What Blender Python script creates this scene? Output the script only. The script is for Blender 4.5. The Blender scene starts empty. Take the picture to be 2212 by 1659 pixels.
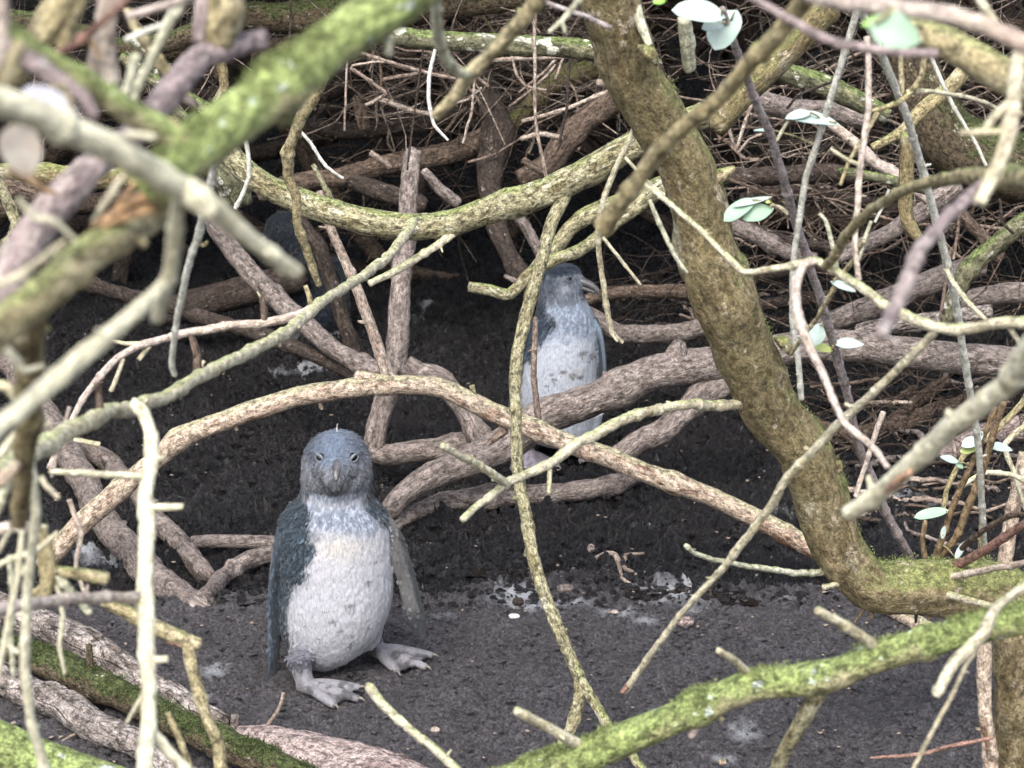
import bpy, bmesh, math, random
import numpy as np
from mathutils import Vector, Matrix, kdtree
from mathutils.bvhtree import BVHTree

random.seed(7)
rng = np.random.default_rng(11)
scene = bpy.context.scene
COL = scene.collection

# ------------------------------------------------------------------ camera
CAM_H, PITCH, FPX = 1.6, math.radians(14.7), 4790.0     # pixel units: a 2212 x 1659 picture
cam = bpy.data.cameras.new('camera')
cam_ob = bpy.data.objects.new('camera', cam)
COL.objects.link(cam_ob)
cam_ob.location = (0, 0, CAM_H)
cam_ob.rotation_euler = (math.pi / 2 - PITCH, 0, 0)
cam.sensor_width = 36.0
cam.lens = 36.0 * FPX / 2212.0
cam.clip_start, cam.clip_end = 0.05, 400
cam.dof.use_dof = True
cam.dof.focus_distance = 4.35
cam.dof.aperture_fstop = cam.lens / 6.5
scene.camera = cam_ob

# ------------------------------------------------------------------ sky, sun, exposure
SUN_EL, SUN_AZ = math.radians(50), math.radians(192)      # high, behind the viewer, veiled by cloud
world = bpy.data.worlds.new('World')
scene.world = world
world.use_nodes = True
wn, wl = world.node_tree.nodes, world.node_tree.links
wn.clear()
sky = wn.new('ShaderNodeTexSky')
sky.sky_type = 'NISHITA'
sky.sun_disc = False
sky.sun_elevation = SUN_EL
sky.sun_rotation = SUN_AZ
sky.air_density, sky.dust_density, sky.ozone_density = 1.0, 4.0, 1.0
hs = wn.new('ShaderNodeHueSaturation')
hs.inputs['Saturation'].default_value = 0.7
bg = wn.new('ShaderNodeBackground')
bg.inputs['Strength'].default_value = 0.15
wo = wn.new('ShaderNodeOutputWorld')
wl.new(sky.outputs[0], hs.inputs['Color'])
wl.new(hs.outputs[0], bg.inputs['Color'])
wl.new(bg.outputs[0], wo.inputs[0])
sun = bpy.data.lights.new('sun', 'SUN')
sun.energy = 1.0
sun.angle = math.radians(35)
sun.color = (1.0, 0.985, 0.96)
sun_ob = bpy.data.objects.new('sun', sun)
COL.objects.link(sun_ob)
sd = Vector((math.sin(SUN_AZ) * math.cos(SUN_EL), math.cos(SUN_AZ) * math.cos(SUN_EL), math.sin(SUN_EL)))
sun_ob.rotation_euler = sd.to_track_quat('Z', 'Y').to_euler()
sun_ob.location = sd * 20
vs = scene.view_settings
vs.view_transform = 'Standard'
vs.look = 'None'
vs.gamma = 1.0
vs.use_curve_mapping = False
vs.exposure = 1.28
scene.render.engine = 'CYCLES'
scene.cycles.use_denoising = True
scene.cycles.max_bounces = 4
scene.cycles.diffuse_bounces = 2
scene.cycles.glossy_bounces = 2
scene.cycles.use_adaptive_sampling = True
scene.cycles.adaptive_threshold = 0.015

# ------------------------------------------------------------------ pixel -> direction -> point
FWD = Vector((0, math.cos(PITCH), -math.sin(PITCH)))
UP = Vector((0, math.sin(PITCH), math.cos(PITCH)))
RIGHT = Vector((1, 0, 0))
EYE = Vector((0, 0, CAM_H))

def ray(px, py):
    return FWD + RIGHT * ((px - 1106.0) / FPX) + UP * ((829.5 - py) / FPX)

def at(px, py, Y):
    d = ray(px, py)
    return EYE + d * (Y / d.y)

def pxm(px, py, Y):
    """metres covered by one pixel at that distance"""
    return (Y / ray(px, py).y) / FPX

# ------------------------------------------------------------------ numpy value noise
def _hash(ix, iy, iz, seed):
    h = (ix * 374761393 + iy * 668265263 + iz * 2147483647 + seed * 974634777) & 0xFFFFFFFF
    h = ((h ^ (h >> 13)) * 1274126177) & 0xFFFFFFFF
    h = ((h ^ (h >> 16)) * 2246822519) & 0xFFFFFFFF
    return ((h ^ (h >> 15)) & 0xFFFFFF) / float(0xFFFFFF)

def vnoise(p, seed=0):
    p = np.asarray(p, dtype=np.float64)
    i = np.floor(p).astype(np.int64)
    f = p - i
    f = f * f * (3 - 2 * f)
    r = 0
    for dx in (0, 1):
        wx = f[..., 0] if dx else 1 - f[..., 0]
        for dy in (0, 1):
            wy = f[..., 1] if dy else 1 - f[..., 1]
            for dz in (0, 1):
                wz = f[..., 2] if dz else 1 - f[..., 2]
                r = r + wx * wy * wz * _hash(i[..., 0] + dx, i[..., 1] + dy, i[..., 2] + dz, seed)
    return r

def fbm(p, octaves=4, seed=0, gain=0.5):
    p = np.asarray(p, dtype=np.float64)
    a, s, tot, r = 1.0, 1.0, 0.0, 0.0
    for o in range(octaves):
        r = r + a * vnoise(p * s, seed + o * 17)
        tot += a
        a *= gain
        s *= 2.03
    return r / tot

def sstep(a, b, x):
    t = np.clip((x - a) / (b - a), 0, 1)
    return t * t * (3 - 2 * t)

# ------------------------------------------------------------------ ground shape
def base_height(x, y):
    x, y = np.asarray(x, float), np.asarray(y, float)
    edge = 4.40 + 0.06 * np.sin(x * 3.1 + 1.0) + 0.03 * np.sin(x * 9.0)
    drop = sstep(edge, edge + 0.10, y)
    rise = sstep(edge + 0.12, edge + 0.75, y)
    z = -0.06 * drop + 0.05 * rise
    z = z + 0.30 * np.clip(y - 8.2, 0, 4.5)
    return z + 0.008 * np.sin(x * 2.3 + y * 1.1) + .006 * np.sin(x * 1.3 - y * 3.1 + 2)

def _ss(a, b, v):
    t = min(1.0, max(0.0, (v - a) / (b - a)))
    return t * t * (3 - 2 * t)

def gz(x, y):
    e = 4.40 + 0.06 * math.sin(x * 3.1 + 1.0) + 0.03 * math.sin(x * 9.0)
    z = -0.06 * _ss(e, e + .10, y) + 0.05 * _ss(e + .12, e + .75, y) + .30 * min(4.5, max(0.0, y - 8.2))
    return z + 0.008 * math.sin(x * 2.3 + y * 1.1) + .006 * math.sin(x * 1.3 - y * 3.1 + 2)

def ground_at(px, py, lift=0.0):
    d = ray(px, py)
    t = 3.0
    for _ in range(500):
        p = EYE + d * t
        if p.z <= gz(p.x, p.y) + lift:
            break
        t += 0.02
    for _ in range(12):
        p = EYE + d * t
        t += (p.z - gz(p.x, p.y) - lift) * 2.2
    return EYE + d * t

# ------------------------------------------------------------------ materials
def new_mat(name):
    m = bpy.data.materials.new(name)
    m.use_nodes = True
    return m, m.node_tree.nodes, m.node_tree.links, m.node_tree.nodes['Principled BSDF']

def ramp(nodes, stops, interp='LINEAR'):
    r = nodes.new('ShaderNodeValToRGB')
    e = r.color_ramp.elements
    while len(e) > 1:
        e.remove(e[-1])
    e[0].position = stops[0][0]
    e[0].color = stops[0][1]
    for p, c in stops[1:]:
        k = e.new(p)
        k.color = c
    r.color_ramp.interpolation = interp
    return r

def g(v):
    return (v, v, v, 1)

def c4(c):
    return (c[0], c[1], c[2], 1)

def noise_node(nodes, links, vec, scale, detail=5, rough=0.6, dist=0.0):
    n = nodes.new('ShaderNodeTexNoise')
    n.inputs['Scale'].default_value = scale
    n.inputs['Detail'].default_value = detail
    n.inputs['Roughness'].default_value = rough
    n.inputs['Distortion'].default_value = dist
    links.new(vec, n.inputs['Vector'])
    return n

def mixc(nodes, links, fac, a, b, mode='MIX'):
    m = nodes.new('ShaderNodeMix')
    m.data_type = 'RGBA'
    m.blend_type = mode
    for sock, v in ((m.inputs[0], fac), (m.inputs[6], a), (m.inputs[7], b)):
        if isinstance(v, (int, float)):
            sock.default_value = v
        elif isinstance(v, tuple):
            sock.default_value = c4(v)
        else:
            links.new(v, sock)
    return m.outputs[2]

def math_node(nodes, links, op, a, b=None):
    m = nodes.new('ShaderNodeMath')
    m.operation = op
    for s, v in zip(m.inputs, (a, b)):
        if v is None:
            continue
        if isinstance(v, (int, float)):
            s.default_value = v
        else:
            links.new(v, s)
    return m.outputs[0]

def bark(name, c1, c2, c3, moss=None, moss_amt=0.0, spots=None, spot_amt=0.0, bump=0.5, scale=1.0,
         rough=0.85, crack=0.0, dirt=None, dirt_amt=0.0, mossup=0.55, grain=1.0):
    m, n, l, b = new_mat(name)
    at_ = n.new('ShaderNodeAttribute')
    at_.attribute_name = 'bark'
    v = at_.outputs['Vector']
    mp = n.new('ShaderNodeMapping')
    mp.inputs['Scale'].default_value = (1, 1, 2.2)
    l.new(v, mp.inputs['Vector'])
    iso = mp.outputs[0]
    big = noise_node(n, l, iso, 9 * scale, 3, 0.65)
    mid = noise_node(n, l, v, 75 * scale, 4, 0.7, 0.6)
    mot = noise_node(n, l, iso, 120 * scale, 4, 0.72)
    fine = noise_node(n, l, iso, 420 * scale, 2, 0.75)
    rb = ramp(n, [(0.42, g(0)), (0.58, g(1))])
    l.new(big.outputs[0], rb.inputs[0])
    rm = ramp(n, [(0.44, g(0)), (0.56, g(1))])
    l.new(mid.outputs[0], rm.inputs[0])
    col = mixc(n, l, rm.outputs[0], c1, c2)
    col = mixc(n, l, math_node(n, l, 'MULTIPLY', rb.outputs[0], .8), col, c3)
    if dirt:
        nd = noise_node(n, l, v, 22 * scale, 4, 0.75)
        rd = ramp(n, [(0.62 - 0.3 * dirt_amt, g(0)), (0.70 - 0.3 * dirt_amt, g(1))])
        l.new(nd.outputs[0], rd.inputs[0])
        col = mixc(n, l, rd.outputs[0], col, dirt)
    if moss:
        ge = n.new('ShaderNodeNewGeometry')
        sx = n.new('ShaderNodeSeparateXYZ')
        l.new(ge.outputs['Normal'], sx.inputs[0])
        nm = noise_node(n, l, iso, 24 * scale, 4, 0.75)
        s = math_node(n, l, 'MULTIPLY', sx.outputs[2], mossup)
        s = math_node(n, l, 'ADD', s, nm.outputs[0])
        rr = ramp(n, [(0.98 - moss_amt, g(0)), (1.14 - moss_amt, g(.9))])
        l.new(s, rr.inputs[0])
        nm2 = noise_node(n, l, iso, 190 * scale, 3, 0.75)
        rq = ramp(n, [(.35, c4(tuple(k * 0.5 for k in moss))), (.68, c4(tuple(min(1, k * 1.35) for k in moss)))])
        l.new(nm2.outputs[0], rq.inputs[0])
        col = mixc(n, l, rr.outputs[0], col, rq.outputs[0])
    if spots:
        ns = noise_node(n, l, iso, 40 * scale, 2, 0.5)
        wob = mixc(n, l, .012, iso, mot.outputs['Color'], 'ADD')
        vo = n.new('ShaderNodeTexVoronoi')
        vo.inputs['Scale'].default_value = 120 * scale
        l.new(wob, vo.inputs['Vector'])
        lim = math_node(n, l, 'MULTIPLY', math_node(n, l, 'SUBTRACT', ns.outputs[0], .55 - .18 * spot_amt), 3.2)
        rs = ramp(n, [(0.0, g(0)), (0.10, g(.85))])
        l.new(math_node(n, l, 'SUBTRACT', lim, vo.outputs['Distance']), rs.inputs[0])
        col = mixc(n, l, rs.outputs[0], col, spots)
    rf = ramp(n, [(0.38, g(max(.05, 1 - .62 * grain))), (0.5, g(1.0)), (0.63, g(1 + .45 * grain))])
    l.new(mot.outputs[0], rf.inputs[0])
    col = mixc(n, l, 1.0, col, rf.outputs[0], 'MULTIPLY')
    rf2 = ramp(n, [(0.38, g(max(.05, 1 - .4 * grain))), (0.62, g(1 + .3 * grain))])
    l.new(fine.outputs[0], rf2.inputs[0])
    col = mixc(n, l, 1.0, col, rf2.outputs[0], 'MULTIPLY')
    l.new(col, b.inputs['Base Color'])
    b.inputs['Roughness'].default_value = rough
    b.inputs['Specular IOR Level'].default_value = 0.25
    h = math_node(n, l, 'MULTIPLY', mid.outputs[0], 1.0)
    h = math_node(n, l, 'ADD', h, mot.outputs[0])
    h = math_node(n, l, 'ADD', h, math_node(n, l, 'MULTIPLY', fine.outputs[0], .4))
    if crack:
        vs_ = n.new('ShaderNodeTexVoronoi')
        vs_.feature = 'DISTANCE_TO_EDGE'
        vs_.inputs['Scale'].default_value = 60 * scale
        nw = noise_node(n, l, v, 40 * scale, 4)
        mw = mixc(n, l, 0.03, v, nw.outputs['Color'], 'ADD')
        l.new(mw, vs_.inputs['Vector'])
        rc = ramp(n, [(0.0, g(0)), (0.10, g(1))])
        l.new(vs_.outputs['Distance'], rc.inputs[0])
        h = math_node(n, l, 'ADD', h, math_node(n, l, 'MULTIPLY', rc.outputs[0], crack))
    bp = n.new('ShaderNodeBump')
    bp.inputs['Strength'].default_value = min(1, bump)
    bp.inputs['Distance'].default_value = 0.006
    l.new(h, bp.inputs['Height'])
    l.new(bp.outputs[0], b.inputs['Normal'])
    return m

M = {}
M['pale'] = bark('pale_bark', (.42, .37, .24), (.58, .545, .40), (.52, .48, .36), moss=(.44, .46, .24), moss_amt=.08, bump=.6, grain=.7, dirt=(.28, .22, .14), dirt_amt=.05)
M['cream'] = bark('brightened_cream_bark', (.56, .52, .36), (.72, .69, .52), (.65, .62, .46), bump=.6, grain=.5, dirt=(.42, .36, .23), dirt_amt=.0)  # paler than the other barks: light the near branches lack is painted in
M['palepink'] = bark('pale_pinkish_bark', (.38, .30, .245), (.54, .47, .385), (.45, .385, .345), bump=.6, grain=.7)
M['palegreen'] = bark('pale_green_bark', (.42, .42, .30), (.56, .555, .43), (.47, .465, .34), moss=(.40, .44, .24), moss_amt=.06, bump=.6, grain=.7)
M['purple'] = bark('purplish_grey_bark', (.29, .23, .22), (.40, .34, .31), (.25, .20, .20), spots=(.55, .54, .5), spot_amt=.1, bump=.6, grain=.8)
M['moss'] = bark('bright_mossy_bark', (.33, .30, .17), (.42, .37, .24), (.24, .26, .11), moss=(.25, .315, .11), moss_amt=.62, mossup=.20,
                 spots=(.50, .56, .50), spot_amt=.15, bump=.7, scale=.9, dirt=(.40, .35, .23), dirt_amt=.15)
M['olive'] = bark('mottled_olive_bark', (.15, .115, .058), (.28, .23, .135), (.21, .175, .09), moss=(.23, .25, .095), moss_amt=.42, dirt=(.30, .28, .20), dirt_amt=.10,
                  spots=(.44, .38, .28), spot_amt=.12, bump=.8, scale=.8, mossup=.35, grain=.8)
M['olivebranch'] = bark('olive_tan_bark', (.27, .23, .13), (.41, .36, .23), (.31, .26, .14), moss=(.27, .29, .12), moss_amt=.14, bump=.55)
M['lichen'] = bark('lichened_grey_green_bark', (.19, .165, .085), (.40, .375, .24), (.29, .27, .17), moss=(.25, .28, .11), moss_amt=.16,
                   spots=(.50, .49, .39), spot_amt=.25, bump=1.0, grain=1.2)
M['lichenlog'] = bark('spotted_lichen_bark', (.085, .085, .05), (.19, .18, .11), (.12, .12, .075), moss=(.14, .18, .06), moss_amt=.26,
                      spots=(.50, .50, .42), spot_amt=.55, bump=.9, scale=.55)
M['mossdark'] = bark('dark_mossy_bark', (.07, .055, .035), (.13, .10, .065), (.09, .07, .045), moss=(.065, .085, .028), moss_amt=.42,
                     mossup=.35, spots=(.3, .28, .2), spot_amt=.05, bump=1.0, grain=1.2)
M['grey'] = bark('mud_grey_bark', (.145, .118, .105), (.30, .255, .228), (.20, .168, .152), bump=1.0, scale=.8, crack=.25,
                 dirt=(.075, .058, .050), dirt_amt=.1, grain=.9)
M['tan'] = bark('reddish_tan_bark', (.33, .235, .175), (.54, .44, .345), (.49, .40, .31), bump=.8, crack=.2, dirt=(.17, .10, .065), dirt_amt=.2,
                moss=(.42, .39, .25), moss_amt=.18, scale=.9)
M['log'] = bark('weathered_log_bark', (.14, .115, .10), (.36, .32, .29), (.23, .20, .182), bump=1.0, scale=.6, crack=.8,
                dirt=(.075, .053, .042), dirt_amt=.12, grain=1.1)
M['pinklog'] = bark('pinkish_weathered_wood', (.27, .20, .18), (.46, .37, .34), (.37, .30, .275), bump=1.0, scale=.7, crack=.6,
                    dirt=(.15, .10, .08), dirt_amt=.08)
M['dark'] = bark('dark_brown_bark', (.036, .028, .024), (.095, .073, .060), (.058, .045, .038), bump=1.0, spots=(.3, .27, .22), spot_amt=-.1)
M['brown'] = bark('brown_bark', (.075, .054, .041), (.19, .142, .108), (.115, .086, .066), bump=.9, crack=.2, grain=1.1)
M['dead'] = bark('dead_twig_bark', (.28, .22, .175), (.44, .375, .315), (.21, .16, .13), bump=.5)
M['deadred'] = bark('reddish_dead_twig_bark', (.19, .135, .105), (.32, .25, .20), (.16, .12, .10), bump=.5)
M['bleached'] = bark('bleached_twig', (.55, .53, .50), (.66, .64, .61), (.5, .48, .45), bump=.3, grain=.4)
M['stem'] = bark('pale_straight_stem', (.50, .50, .42), (.62, .62, .55), (.46, .45, .40), bump=.4, grain=.6)
M['purplestem'] = bark('purple_grey_stem', (.26, .22, .21), (.40, .36, .35), (.30, .25, .24), bump=.5, grain=.8)
M['brownstem'] = bark('brown_stem', (.18, .12, .07), (.30, .22, .13), (.21, .15, .09), bump=.5)
M['redstem'] = bark('red_brown_stem', (.23, .12, .095), (.33, .20, .16), (.21, .13, .10), bump=.5)
M['torn'] = bark('torn_orange_wood', (.46, .27, .16), (.56, .38, .29), (.52, .34, .17), bump=.8, dirt=(.25, .13, .10), dirt_amt=.15)

def leaf_mat(name, c, c2):
    m, n, l, b = new_mat(name)
    tc = n.new('ShaderNodeTexCoord')
    ns = noise_node(n, l, tc.outputs['Object'], 60, 4)
    r = ramp(n, [(.35, c4(c)), (.68, c4(c2))])
    l.new(ns.outputs[0], r.inputs[0])
    l.new(r.outputs[0], b.inputs['Base Color'])
    bpl = n.new('ShaderNodeBump'); bpl.inputs['Strength'].default_value = .4; bpl.inputs['Distance'].default_value = .003
    l.new(ns.outputs[0], bpl.inputs['Height']); l.new(bpl.outputs[0], b.inputs['Normal'])
    b.inputs['Roughness'].default_value = .5
    b.inputs['Subsurface Weight'].default_value = 0.0
    return m
M['leafpale'] = leaf_mat('pale_leaf', (.30, .40, .35), (.42, .50, .47))
M['leafmint'] = leaf_mat('mint_leaf', (.24, .38, .26), (.32, .45, .34))
M['leafyellow'] = leaf_mat('yellow_green_leaf', (.32, .38, .10), (.40, .45, .19))
M['leafgreen'] = leaf_mat('green_leaf', (.20, .42, .06), (.26, .50, .10))
M['leaflilac'] = leaf_mat('lilac_white_leaf', (.42, .41, .47), (.50, .49, .54))
M['leaftan'] = leaf_mat('withered_leaf', (.34, .29, .24), (.46, .43, .38))
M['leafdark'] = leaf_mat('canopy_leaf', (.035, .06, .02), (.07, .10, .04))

# ------------------------------------------------------------------ object helpers
def link(o, parent=None, name=None):
    COL.objects.link(o)
    if parent is not None:
        o.parent = parent
        o.location = Vector(o.location) - Vector(parent['_org'])
    return o

def mesh_obj(name, verts, faces, mat, origin=None, parent=None, attrs=None, smooth=True):
    origin = Vector(origin) if origin is not None else Vector((0, 0, 0))
    v = np.asarray(verts, dtype=np.float64) - np.array(origin)
    me = bpy.data.meshes.new(name)
    me.from_pydata(v.tolist(), [], faces)
    if smooth:
        me.polygons.foreach_set('use_smooth', [True] * len(me.polygons))
    if attrs is not None:
        a = me.attributes.new('bark', 'FLOAT_VECTOR', 'POINT')
        a.data.foreach_set('vector', np.asarray(attrs, dtype=np.float32).ravel())
    if mat is not None:
        me.materials.append(mat)
    me.update()
    o = bpy.data.objects.new(name, me)
    o.location = origin
    o['_org'] = list(origin)
    link(o, parent)
    return o

def tag(o, label=None, cat=None, group=None, kind=None):
    if label:
        o['label'] = label
    if cat:
        o['category'] = cat
    if group:
        o['group'] = group
    if kind:
        o['kind'] = kind
    return o

def crom(P, n_per):
    """Catmull-Rom through rows of P"""
    P = np.asarray(P, float)
    if len(P) == 2:
        t = np.linspace(0, 1, n_per + 1)[:, None]
        return P[0] * (1 - t) + P[1] * t
    E = np.vstack([2 * P[0] - P[1], P, 2 * P[-1] - P[-2]])
    out = []
    for i in range(1, len(E) - 2):
        p0, p1, p2, p3 = E[i - 1], E[i], E[i + 1], E[i + 2]
        t = np.linspace(0, 1, n_per, endpoint=False)[:, None]
        out.append(.5 * (2 * p1 + (p2 - p0) * t + (2 * p0 - 5 * p1 + 4 * p2 - p3) * t * t + (3 * p1 - p0 - 3 * p2 + p3) * t ** 3))
    out.append(P[-1:])
    return np.vstack(out)

_seed = [100]
def tube(P, R, sides, rough=0.10, knots=True, taper_end=False, jag=0.0):
    """P (n,3) control points, R (n) radii -> verts, faces, bark attribute"""
    _seed[0] += 1
    seed = _seed[0]
    rs = np.random.default_rng(seed)
    P, R = np.asarray(P, float), np.asarray(R, float)
    PR = np.hstack([P, R[:, None]])
    D = crom(PR, 14)
    if len(PR) > 2:
        kink = .55 if R.mean() < .014 else .25
        lin = np.vstack([PR[q] + (PR[q + 1] - PR[q]) * (np.arange(14)[:, None] / 14) for q in range(len(PR) - 1)] + [PR[-1:]])
        D = D * (1 - kink) + lin * kink
    seg = np.linalg.norm(np.diff(D[:, :3], axis=0), axis=1)
    s = np.concatenate([[0], np.cumsum(seg)])
    L = s[-1]
    rm = R.mean()
    step = max(rm * 0.42, L / 420, 0.0016)
    m = int(np.clip(L / step, 6, 420)) + 1
    t = np.linspace(0, L, m)
    Q = np.stack([np.interp(t, s, D[:, k]) for k in range(4)], 1)
    C, r = Q[:, :3].copy(), np.maximum(Q[:, 3], 1e-4)
    # slight wander, swelling, nodes
    off = rs.uniform(0, 100, 3)
    w = np.stack([fbm(np.stack([t / (rm * 9) + off[k], 0 * t, 0 * t + k], -1), 3, seed) - .5 for k in range(3)], 1)
    fade = np.minimum(1, np.minimum(t, L - t) / (rm * 6))[:, None]
    C = C + w * (r * rough * 6.5)[:, None] * fade
    r = r * (1 + rough * 1.6 * (fbm(np.stack([t / (rm * 5) + off[0], 0 * t, 0 * t], -1), 2, seed + 3) - .5))
    if knots:
        k = 0.0
        while k < L:
            k += rm * rs.uniform(7, 22)
            r = r * (1 + rs.uniform(.08, .30) * np.exp(-((t - k) / (rm * rs.uniform(.5, 1.1))) ** 2))
    if taper_end:
        r = r * np.clip((L - t) / (rm * 6), 0.15, 1)
    T = np.gradient(C, axis=0)
    T /= np.linalg.norm(T, axis=1)[:, None] + 1e-12
    nrm = np.cross(T[0], [0.3, 0.2, 1.0])
    if np.linalg.norm(nrm) < 1e-3:
        nrm = np.cross(T[0], [1, 0, 0])
    nrm /= np.linalg.norm(nrm)
    N = np.zeros_like(C)
    for i in range(m):
        nrm = nrm - T[i] * nrm.dot(T[i])
        nrm = nrm / (np.linalg.norm(nrm) + 1e-12)
        N[i] = nrm
    B = np.cross(T, N)
    a = np.linspace(0, 2 * np.pi, sides, endpoint=False)
    ca, sa = np.cos(a), np.sin(a)
    dirv = N[:, None, :] * ca[None, :, None] + B[:, None, :] * sa[None, :, None]
    bk = np.stack([ca[None, :] * r[:, None] + off[0], sa[None, :] * r[:, None] + off[1],
                   np.repeat((t * .33)[:, None] + off[2], sides, 1)], -1)
    dr = (fbm(np.stack([ca[None, :] * 1.5 + 0 * r[:, None] + off[0], sa[None, :] * 1.5 + 0 * r[:, None], np.repeat((t / rm * .8)[:, None], sides, 1)], -1), 4, seed + 7, .6) - .5)
    rr = r[:, None] * (1 + dr * rough * 3.2)
    V = C[:, None, :] + dirv * rr[:, :, None]
    if jag:
        V[-1] += T[-1] * (rs.uniform(-1, 1, (sides, 1)) * jag * r[-1])
        V[0] += T[0] * (rs.uniform(-1, 1, (sides, 1)) * jag * r[0])
    V = V.reshape(-1, 3)
    bk = bk.reshape(-1, 3)
    i = np.arange(m - 1)[:, None]
    j = np.arange(sides)[None, :]
    j2 = (j + 1) % sides
    F = np.stack([i * sides + j, i * sides + j2, (i + 1) * sides + j2, (i + 1) * sides + j], -1).reshape(-1, 4).tolist()
    n0 = len(V)
    V = np.vstack([V, C[0] - T[0] * r[0] * .35, C[-1] + T[-1] * r[-1] * .35])
    bk = np.vstack([bk, bk[0], bk[-1]])
    F += [[n0, (q + 1) % sides, q] for q in range(sides)]
    e = (m - 1) * sides
    F += [[n0 + 1, e + q, e + (q + 1) % sides] for q in range(sides)]
    if knots and rm < .016 and L > rm * 16:
        k = rm * rs.uniform(4, 14)
        while k < L - rm * 3:
            i_ = int(k / L * (m - 1))
            th = rs.uniform(0, 2 * np.pi)
            dv = N[i_] * np.cos(th) + B[i_] * np.sin(th)
            ax = dv + T[i_] * rs.uniform(-.2, .9)
            ln = r[i_] * rs.choice([.35, .55, .8, 1.3], p=[.4, .3, .2, .1])
            r0 = r[i_] * rs.uniform(.3, .5)
            sv = np.cross(dv, T[i_])
            c0 = C[i_] + dv * r[i_] * .7
            n1_ = len(V)
            q5 = np.linspace(0, 2 * np.pi, 5, endpoint=False)
            ring0 = c0 + T[i_] * (np.cos(q5) * r0)[:, None] + sv * (np.sin(q5) * r0)[:, None]
            ring1 = c0 + ax * (ln + r[i_] * .3) + T[i_] * (np.cos(q5) * r0 * .6)[:, None] + sv * (np.sin(q5) * r0 * .6)[:, None]
            V = np.vstack([V, ring0, ring1, (c0 + ax * (ln * 1.1 + r[i_] * .3))[None]])
            bk = np.vstack([bk, np.repeat(bk[i_ * sides][None], 11, 0) + np.vstack([ring0, ring1, ring1[:1]]) - c0])
            for q in range(5):
                q2 = (q + 1) % 5
                F.append([n1_ + q, n1_ + q2, n1_ + 5 + q2, n1_ + 5 + q]); F.append([n1_ + 5 + q, n1_ + 5 + q2, n1_ + 10])
            k += rm * rs.uniform(10, 40)
    return V, F, bk, C

def along(vals, frac):
    vals = vals if isinstance(vals, (tuple, list)) else (vals, vals)
    return np.interp(frac, np.linspace(0, 1, len(vals)), vals)

def pix_branch(pts, w, Y):
    """pixels + widths + distances -> control points and radii in metres"""
    A = np.array([p[:2] for p in pts], float)
    s = np.concatenate([[0], np.cumsum(np.linalg.norm(np.diff(A, axis=0), axis=1))])
    fr = s / s[-1]
    W = along(w, fr)
    P, R = [], []
    if isinstance(Y, str):
        for (x, y), wi in zip(A, W):
            sink = 0.7 if Y == 'G' else float(Y[1:])
            p = ground_at(x, y, 0.02)
            r = wi * .5 * pxm(x, y, p.y)
            p = ground_at(x, y, r * sink)
            P.append(p); R.append(r)
    else:
        Ys = along(Y, fr)
        for (x, y), wi, yi in zip(A, W, Ys):
            P.append(at(x, y, yi)); R.append(wi * .5 * pxm(x, y, yi))
    return np.array(P), np.array(R)

def to_pix(C):
    d = np.asarray(C) - np.array(EYE)
    z = d @ np.array(FWD)
    return np.stack([1106 + FPX * d[:, 0] / z, 829.5 - FPX * (d @ np.array(UP)) / z, np.asarray(C)[:, 1]], 1)
LINES = {}

def B(name, mat, label, pts, w, Y, kids=(), cat='branch', group=None, parent=None, rough=.10, knots=True, taper=False, jag=.25, sides=None):
    if parent is not None and not isinstance(Y, str) and parent.name in LINES:
        L_ = np.vstack(LINES[parent.name])
        best = None
        for e in (0, -1):
            d2 = (L_[:, 0] - pts[e][0]) ** 2 + (L_[:, 1] - pts[e][1]) ** 2
            k_ = int(d2.argmin())
            if best is None or d2[k_] < best[0]:
                best = (d2[k_], e, L_[k_, 2])
        Yt = list(Y) if isinstance(Y, (tuple, list)) else [Y, Y]
        sh = best[2] - Yt[best[1]]
        Y = tuple(v_ + sh for v_ in Yt)
    P, R = pix_branch(pts, w, Y)
    wm = float(np.mean(along(w, np.linspace(0, 1, 5))))
    sd_ = sides or int(np.clip(wm * .42, 7, 30))
    V, F, bk, C = tube(P, R, sd_, rough, knots, taper, jag)
    o = mesh_obj(name, V, F, M[mat], P[0], parent, bk)
    LINES.setdefault((parent or o).name, []).append(to_pix(C))
    if parent is None:
        tag(o, label, cat, group)
    for kd in kids:
        kn, km, kp, kw, ky = kd[:5]
        B(kn, km, None, kp, kw, ky, parent=o, rough=rough * .9, taper=(len(kd) > 5 and kd[5]))
    return o

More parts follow.
